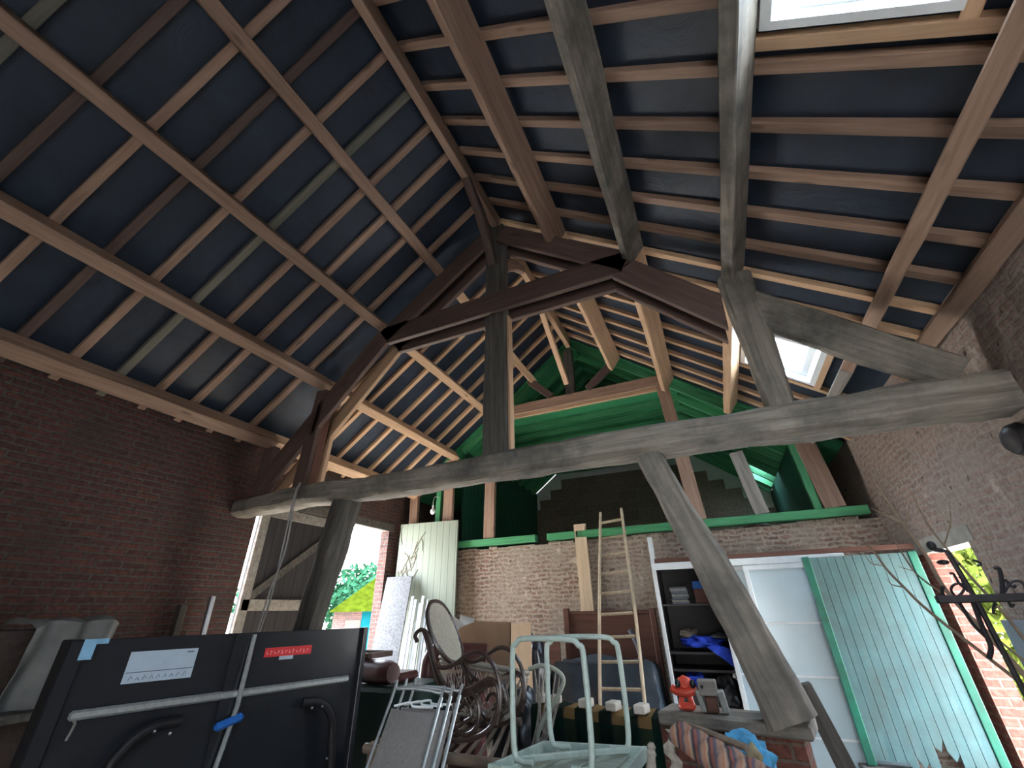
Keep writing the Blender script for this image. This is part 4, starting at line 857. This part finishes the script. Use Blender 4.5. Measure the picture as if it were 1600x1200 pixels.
# bentwood rocking chair, two side frames
YN, YFR = 3.16, 3.58
t = thing('rocking_chair', 'dark bentwood rocking chair with woven cane back', 'rocking chair', (-1.9, 3.37, ZB + .03))
def sidef(y):
    f = lambda l: [V((q.x, y, q.z)) for q in (at_y(a, b, YN) for a, b in l)]
    part(MB().tube(f([(652, 1003), (649, 993), (655, 985), (664, 986), (671, 1000), (676, 1022), (682, 1045), (690, 1062), (700, 1075), (715, 1080), (735, 1076), (752, 1066), (765, 1061), (776, 1070), (780, 1090), (777, 1112), (768, 1132)]), .0155, 8), 'seat_rail', 'bentwood', t, smooth=True)
    part(MB().tube(f([(676, 1030), (684, 1041), (696, 1043), (712, 1037), (728, 1025), (742, 1019), (756, 1022), (769, 1036), (778, 1056), (782, 1080), (781, 1108), (776, 1132)]), .0155, 8), 'arm', 'bentwood', t, smooth=True)
    part(MB().tube(f([(662, 985), (668, 1005), (674, 1035), (682, 1062), (694, 1085), (712, 1095)]), .015, 8), 'back_post', 'bentwood', t, smooth=True)
    part(MB().tube(f([(704, 1100), (716, 1083), (733, 1081), (746, 1095), (749, 1118), (743, 1138), (728, 1148), (714, 1142), (706, 1125)]), .014, 8, True), 'scroll', 'bentwood', t, smooth=True)
    part(MB().tube(f([(716, 1112), (724, 1100), (734, 1104), (736, 1120), (726, 1128)]), .012, 8), 'scroll', 'bentwood', t, smooth=True)
    part(MB().tube(f([(672, 1142), (690, 1153), (712, 1157), (735, 1155), (756, 1146), (772, 1130), (783, 1110)]), .016, 8), 'rocker', 'bentwood', t, smooth=True)
sidef(YN); sidef(YFR)
bc = [at_y(a, b, YN) for a, b in ((668, 1040), (664, 990), (668, 950), (682, 935), (700, 940), (712, 968), (719, 1010), (722, 1035), (712, 1050), (690, 1055))]
def bk(u, v):                                  # back: u across 0..1, v up 0..1
    x = -1.99 - .235 * v - .02 * math.sin(v * 3); z = 1.31 + .43 * v
    return V((x, YN + .02 + u * (YFR - YN - .04), z))
oval = []
for k in range(24):
    th = 2 * math.pi * k / 24; oval.append(bk(.5 + .5 * math.copysign(abs(math.cos(th)) ** .85, math.cos(th)), .5 + .5 * math.sin(th)))
part(MB().tube(oval, .017, 8, True, 4), 'back_frame', 'bentwood', t, smooth=True)
mb = MB()
for i in range(1, 26):
    v = i / 26; hw = .5 * (1 - (2 * v - 1) ** 2) ** .425; mb.tube([bk(.5 - hw * .96, v), bk(.5 + hw * .96, v)], .0055, 5, smooth=0)
for i in range(1, 20):
    u = i / 20; hv = .5 * max(0, 1 - abs(2 * u - 1) ** 2.35) ** .5; mb.tube([bk(u, .5 - hv * .97), bk(u, .5 + hv * .97)], .0055, 5, smooth=0)
part(mb, 'cane_back', 'cane', t, 'pale woven cane panel', smooth=True)
s0, s1 = at_y(700, 1078, YN), at_y(768, 1062, YN)
part(MB().grid(lambda u, v: V((s0.x + (s1.x - s0.x) * u, YN + .01 + (YFR - YN - .02) * v, s0.z + (s1.z - s0.z) * u - .02 * math.sin(math.pi * v))), 6, 6, .03), 'seat', 'bentwood', t, smooth=True)
for q in ((716, 1090), (772, 1120), (712, 1150)): p = at_y(*q, YN); part(MB().tube([(p.x, YN, p.z), (p.x, YFR, p.z)], .013, 8, smooth=0), 'stretcher', 'bentwood', t, smooth=True)
# ------------------------------------------------------------------ upturned camping table
ZT = .93
small('support_chest', MB().bx(-1.45, -.62, 2.45, 3.15, 0, .85, .01), 'shelf', 'dark chest carrying the upturned camping table', 'chest')
t = thing('camping_table', 'upturned pale green camping table with two tube leg loops in the air', 'table', (-1.0, 2.85, .86))
C = [V((-1.35, 2.66, ZT)), V((-1.235, 3.20, ZT)), V((-.62, 3.28, ZT)), V((-.66, 2.62, ZT))]
part(MB().prism([(c.x, c.y) for c in C], 2, ZT - .07, ZT - .055), 'top_panel', 'mintwood', t)
for i in range(4):
    a, b = C[i], C[(i + 1) % 4]; part(MB().bar(a - V((0, 0, .03)), b - V((0, 0, .03)), .018, .055, bev=.003), 'rim', 'mint', t)
for f in (.22, .5, .78): part(MB().bar(C[0].lerp(C[3], f) + V((0, .02, -.045)), C[1].lerp(C[2], f) + V((0, -.02, -.045)), .09, .018, bev=.003), 'batten', 'mintwood', t)
def loop(a, b, h, nm):
    a, b = V(a), V(b); d = (b - a); k = .09
    pts = [a + d * .25 + V((0, 0, .0)), a + d * .1, a + V((0, 0, .06)), a + V((0, 0, h - k)), a + d.normalized() * k * .3 + V((0, 0, h - k * .3)), a + d.normalized() * k + V((0, 0, h)), b - d.normalized() * k + V((0, 0, h)), b - d.normalized() * k * .3 + V((0, 0, h - k * .3)), b + V((0, 0, h - k)), b + V((0, 0, .06)), b - d * .1, b - d * .25]
    part(MB().tube(pts, .0165, 10, smooth=5), nm, 'mint', t, smooth=True)
loop((-1.25, 2.77, ZT - .0), (-.79, 2.72, ZT - .0), .575, 'leg'); loop((-1.15, 3.10, ZT - .0), (-.69, 3.18, ZT - .0), .565, 'leg')
part(MB().bar((-1.25, 2.77, ZT), (-.69, 3.18, ZT), .02, .03, bev=.003), 'hinge_bar', 'mint', t)
t = thing('turned_spindle', 'turned pale wooden spindle end beside the camping table', 'spindle', (-.52, 2.9, .7))
R = frame_of((-.18, -.05, -1)); R = Matrix((R.col[1], R.col[2], R.col[0])).transposed()
p = at_y(1018, 1160, 2.92); part(MB().lathe([(.012, 0), (.022, .015), (.018, .03), (.026, .045), (.02, .06), (.028, .12), (.022, .3), (.02, .95)], p, 12, R), 'shaft', 'rattan', t, smooth=True)
# rolled rug, blue cloth
ax0, ax1 = at_y(1062, 1148, 3.0), at_y(1165, 1215, 2.75)
d = (ax1 - ax0); R = frame_of(d)
def rugf(u, v):
    th = -.3 + 2.5 * v; r = .062 + .008 * math.sin(u * 40) * math.sin(v * 3) + .03 * u
    return ax0 + d * u * 1.6 + R @ V((0, -r * math.cos(th) * 1.3, r * math.sin(th)))
small('striped_rug', MB().grid(rugf, 50, 16, .008), 'rug', 'orange, cream and navy striped rug slung over a pole by the low wall', 'rug', smooth=True)
small('rug_pole', MB().tube([ax0 + V((.01, .03, .05)), ax0 + d * .9 + V((.06, .04, .085))], .017, 8, smooth=0), 'bamboo', 'wooden pole sticking out of the striped rug', 'pole', smooth=True)
def fr(u, v): return ax0 + V((-.06 + .05 * u + .02 * math.sin(v * 17), -.05 - .02 * u, .03 - v * .3)) + V((.01 * math.sin(u * 9 + v * 5), 0, 0))
small('lace_cloth', MB().grid(fr, 10, 16, .01), 'rattan', 'beige knotted cloth hanging at the end of the striped rug', 'cloth', smooth=True)
p = at_y(1158, 1182, 2.98); heap('blue_towel', p + V((.03, .04, -.03)), (.12, .09, .12), 'ltblue', 'light blue towel lying behind the striped rug', 'towel', 41, .2)
heap('yellow_cloth', p + V((.06, -.04, .0)), (.035, .04, .06), 'yellowbox', 'small yellowish cloth on the light blue towel', 'cloth', 42, .2)
small('rug_trestle', MB().bx(-.35, .35, 2.86, 3.2, 0, .78, .01), 'shelf', 'dark trunk under the striped rug and blue towel', 'trunk')
# ------------------------------------------------------------------ wrought iron stand and dry branches
yi = 2.35; t = thing('iron_stand', 'black wrought-iron stand with curled arms near the right doorway', 'iron stand', (at_y(1600, 1200, yi).x, yi, 0))
top = at_y(1493, 856, yi); bx_ = at_y(1524, 935, yi); px_ = bx_.x
part(MB().tube([(px_ - .055, yi, top.z), (px_, yi, 1.66), (px_ + .04, yi, 0)], .0095, 8, smooth=3), 'pole', 'iron', t, smooth=True); part(MB().blob((px_ - .057, yi, top.z + .012), (.016, .016, .019), 0, 0, 2), 'finial', 'iron', t, smooth=True)
part(MB().blob((px_ - .045, yi, top.z - .05), (.02, .02, .01), 0, 0, 2), 'collar', 'iron', t, smooth=True)
bl = at_y(1462, 935, yi); part(MB().bar((bl.x, yi, 1.662), (px_ + .42, yi, 1.665), .025, .028, bev=.004), 'cross_bar', 'iron', t)
def curl(px0, py0, pts, r=.0045): part(MB().tube([at_y(a, b, yi) for a, b in pts], r, 6), 'scroll', 'iron', t, smooth=True)
curl(0, 0, [(1497, 932), (1504, 925), (1507, 917), (1500, 912), (1490, 914), (1486, 922), (1492, 931)]); curl(0, 0, [(1508, 920), (1499, 912), (1493, 902), (1489, 896), (1484, 896)]); curl(0, 0, [(1514, 925), (1507, 912), (1503, 903), (1499, 901)], .007)
curl(0, 0, [(1566, 930), (1566, 915), (1564, 900), (1560, 888), (1553, 888)], .007); curl(0, 0, [(1568, 926), (1580, 910), (1592, 908), (1600, 914), (1604, 928)]); curl(0, 0, [(1570, 905), (1578, 914), (1584, 918), (1586, 914)])
curl(0, 0, [(1474, 935), (1472, 922), (1474, 916)], .006); curl(0, 0, [(1500, 880), (1492, 884), (1489, 880), (1492, 876)]); curl(0, 0, [(1520, 875), (1529, 878), (1532, 882), (1527, 884)])
curl(0, 0, [(1520, 940), (1535, 980), (1548, 1010), (1545, 1030)], .008); curl(0, 0, [(1498, 940), (1520, 975), (1540, 995)], .006); curl(0, 0, [(1576, 940), (1580, 948), (1584, 944)]); curl(0, 0, [(1556, 942), (1552, 950), (1553, 960)])
part(MB().lathe([(.2, 0), (.2, .012), (.03, .03)], (px_ + .04, yi, 0), 20), 'base', 'iron', t)
yb2 = 2.95
def twigs(name, label, strands, y, dy=0):
    t = thing(name, label, 'branch', at_y(*strands[0][0][0], y))
    for pts, r in strands: part(MB().tube([at_y(a, b, y) for a, b in pts], lambda f, r=r: r * (1 - .6 * f), 6), 'twig', 'twig', t, smooth=True)
twigs('dry_branch', 'bare grey branch reaching highest over the right wall', [([(1660, 1120), (1560, 1010), (1480, 925), (1448, 870), (1425, 838), (1402, 806), (1385, 780), (1369, 757)], .012), ([(1412, 818), (1400, 813), (1378, 802), (1361, 794)], .006), ([(1416, 814), (1419, 800), (1422, 785)], .004)], yb2)
twigs('dry_branch', 'bare branch curving down across the teal door', [([(1650, 1110), (1560, 1040), (1480, 978), (1440, 945), (1410, 915), (1386, 890), (1360, 855), (1342, 842), (1325, 837)], .009), ([(1412, 917), (1395, 914), (1385, 905)], .004), ([(1380, 884), (1362, 880), (1352, 868)], .004)], yb2 + .08)
twigs('dry_branch', 'bare branch with a hooked tip beside the small doorway lintel', [([(1640, 1050), (1570, 960), (1520, 905), (1480, 858), (1450, 820), (1425, 772)], .008), ([(1476, 850), (1485, 815), (1483, 785)], .004)], yb2 + .16)
twigs('dry_branch', 'thin bare branch ending against the teal door top', [([(1660, 1080), (1560, 1000), (1490, 940), (1448, 910), (1428, 892), (1410, 865), (1395, 840), (1383, 818)], .006), ([(1428, 892), (1412, 888), (1404, 885)], .003)], yb2 + .24)
small('branch_tub', MB().lathe([(.16, 0), (.2, .5), (.22, .52), (.2, .5), (.16, .4)], (1.68, 3.05, 0), 20), 'stone', 'grey tub holding the bare branches', 'tub')
small('meter_box', MB().bx(1.90, 1.972, 4.3, 4.94, .85, 1.53, .008), 'graybox', 'blue grey metal meter box on the right wall before the small doorway', 'box')
# ------------------------------------------------------------------ things in the loft
small('white_bin', MB().bx(.35, .95, 8.6, 9.0, 2.6, 2.88, .02), 'insul', 'whitish box on the loft floor', 'box'); small('red_pouffe', MB().lathe([(.2, 0), (.24, .08), (.22, .2), (.12, .27)], (.72, 8.2, 2.6), 20), 'maroon', 'round reddish brown pouffe on the loft floor', 'pouffe', smooth=True)
# ------------------------------------------------------------------ outside
def cloud(name, c, r, n, sz, mat, label, cat, trunk=True, seed=1, kind=None):
    rs = random.Random(seed); c = V(c); mb = MB()
    for i in range(n):
        d = V((rs.gauss(0, 1), rs.gauss(0, 1), rs.gauss(0, 1))).normalized() * (.55 + .45 * rs.random()); k = 1 + .35 * noise.noise(d * 2 + V((seed, 0, 0)))
        p = c + V((d.x * r[0] * k, d.y * r[1] * k, d.z * r[2] * k)); u = V((rs.gauss(0, 1), rs.gauss(0, 1), rs.gauss(0, 1))).normalized(); v = u.orthogonal().normalized(); s = sz * rs.uniform(.6, 1.3)
        q = [mb.bm.verts.new(p + u * s), mb.bm.verts.new(p + v * s * .5), mb.bm.verts.new(p - u * s), mb.bm.verts.new(p - v * s * .5)]; mb.bm.faces.new(q)
    if not trunk: return tag(mb.build(name, mat), label, cat, None, kind)
    t = thing(name, label, cat, (c.x, c.y, -.13)); part(mb, 'crown', mat, t); part(MB().tube([(c.x, c.y, -.13), (c.x + .1, c.y, c.z)], .16, 8), 'trunk', 'twig', t); return t
cloud('garden_tree', (-17.5, 20.5, 2.3), (3.6, 3, 1.9), 2600, .22, 'leaf', 'leafy tree beyond the mossy shed, seen through the cart doorway', 'tree', seed=2)
cloud('garden_tree', (-26.5, 22.0, 2.2), (3.0, 3, 1.8), 2000, .22, 'leaf', 'leafy tree left of the mossy shed, seen through the cart doorway', 'tree', seed=3)
cloud('bush', (-12.0, 10.3, .6), (.9, .8, 1.2), 900, .12, 'leafy', 'yellow green bush before the red brick house outside', 'bush', False, 4)
dv = V((-.67, .74, 0)).normalized(); sv = V((.74, .67, 0))
def shed(d, s0, s1, z0, z1, dep): return dv * d, s0
t = thing('garden_shed', 'brick and turquoise shed with a mossy green roof in the yard', 'shed', dv * 17 - V((0, 0, .13)))
def ob(d0, d1, s0, s1, z0, z1): return MB().box(dv * (d0 + d1) / 2 + sv * (s0 + s1) / 2 + V((0, 0, (z0 + z1) / 2)), (s1 - s0, d1 - d0, z1 - z0), frame_of(sv))
part(ob(17, 20, -.75, .15, -.13, 1.75), 'wall', 'brick_dark', t); part(ob(17.02, 20, .15, 2.6, -.13, 1.75), 'wall', 'turq', t, 'turquoise boarded wall'); part(ob(16.96, 17.0, -.35, .12, .2, 1.5), 'window_opening', 'panel_brown', t)
mb = MB(); q = [dv * 16.7 + sv * -.9 + V((0, 0, 1.75)), dv * 16.7 + sv * 2.9 + V((0, 0, 1.75)), dv * 18.5 + sv * 2.9 + V((0, 0, 2.9)), dv * 18.5 + sv * 0.5 + V((0, 0, 2.9)), dv * 20.2 + sv * 2.9 + V((0, 0, 1.75)), dv * 20.2 + sv * -.9 + V((0, 0, 1.75))]
vs = [mb.bm.verts.new(p) for p in q]; [mb.bm.faces.new([vs[i] for i in f]) for f in ((0, 1, 2, 3), (2, 4, 5, 3), (0, 3, 5), (1, 4, 2), (0, 5, 4, 1))]
part(mb, 'roof', 'moss', t, 'yellow green mossy roof')
t = thing('brick_house', 'red brick outbuilding with white upper part beyond the dark post', 'house', V((-19.0, 15.5, -.13)))
part(ob(22, 24, -4.5, -2.4, -.13, 2.6), 'wall', 'brick_dark', t); part(ob(21.8, 24, -4.6, -1.6, 2.6, 4.0), 'upper_wall', 'white', t, 'white upper part')
cloud('hedge', (5.0, 13.0, 1.5), (1.3, 3.6, 2.0), 3000, .17, 'leafy', 'yellow green hedge seen through the small doorway', 'hedge', False, 6)
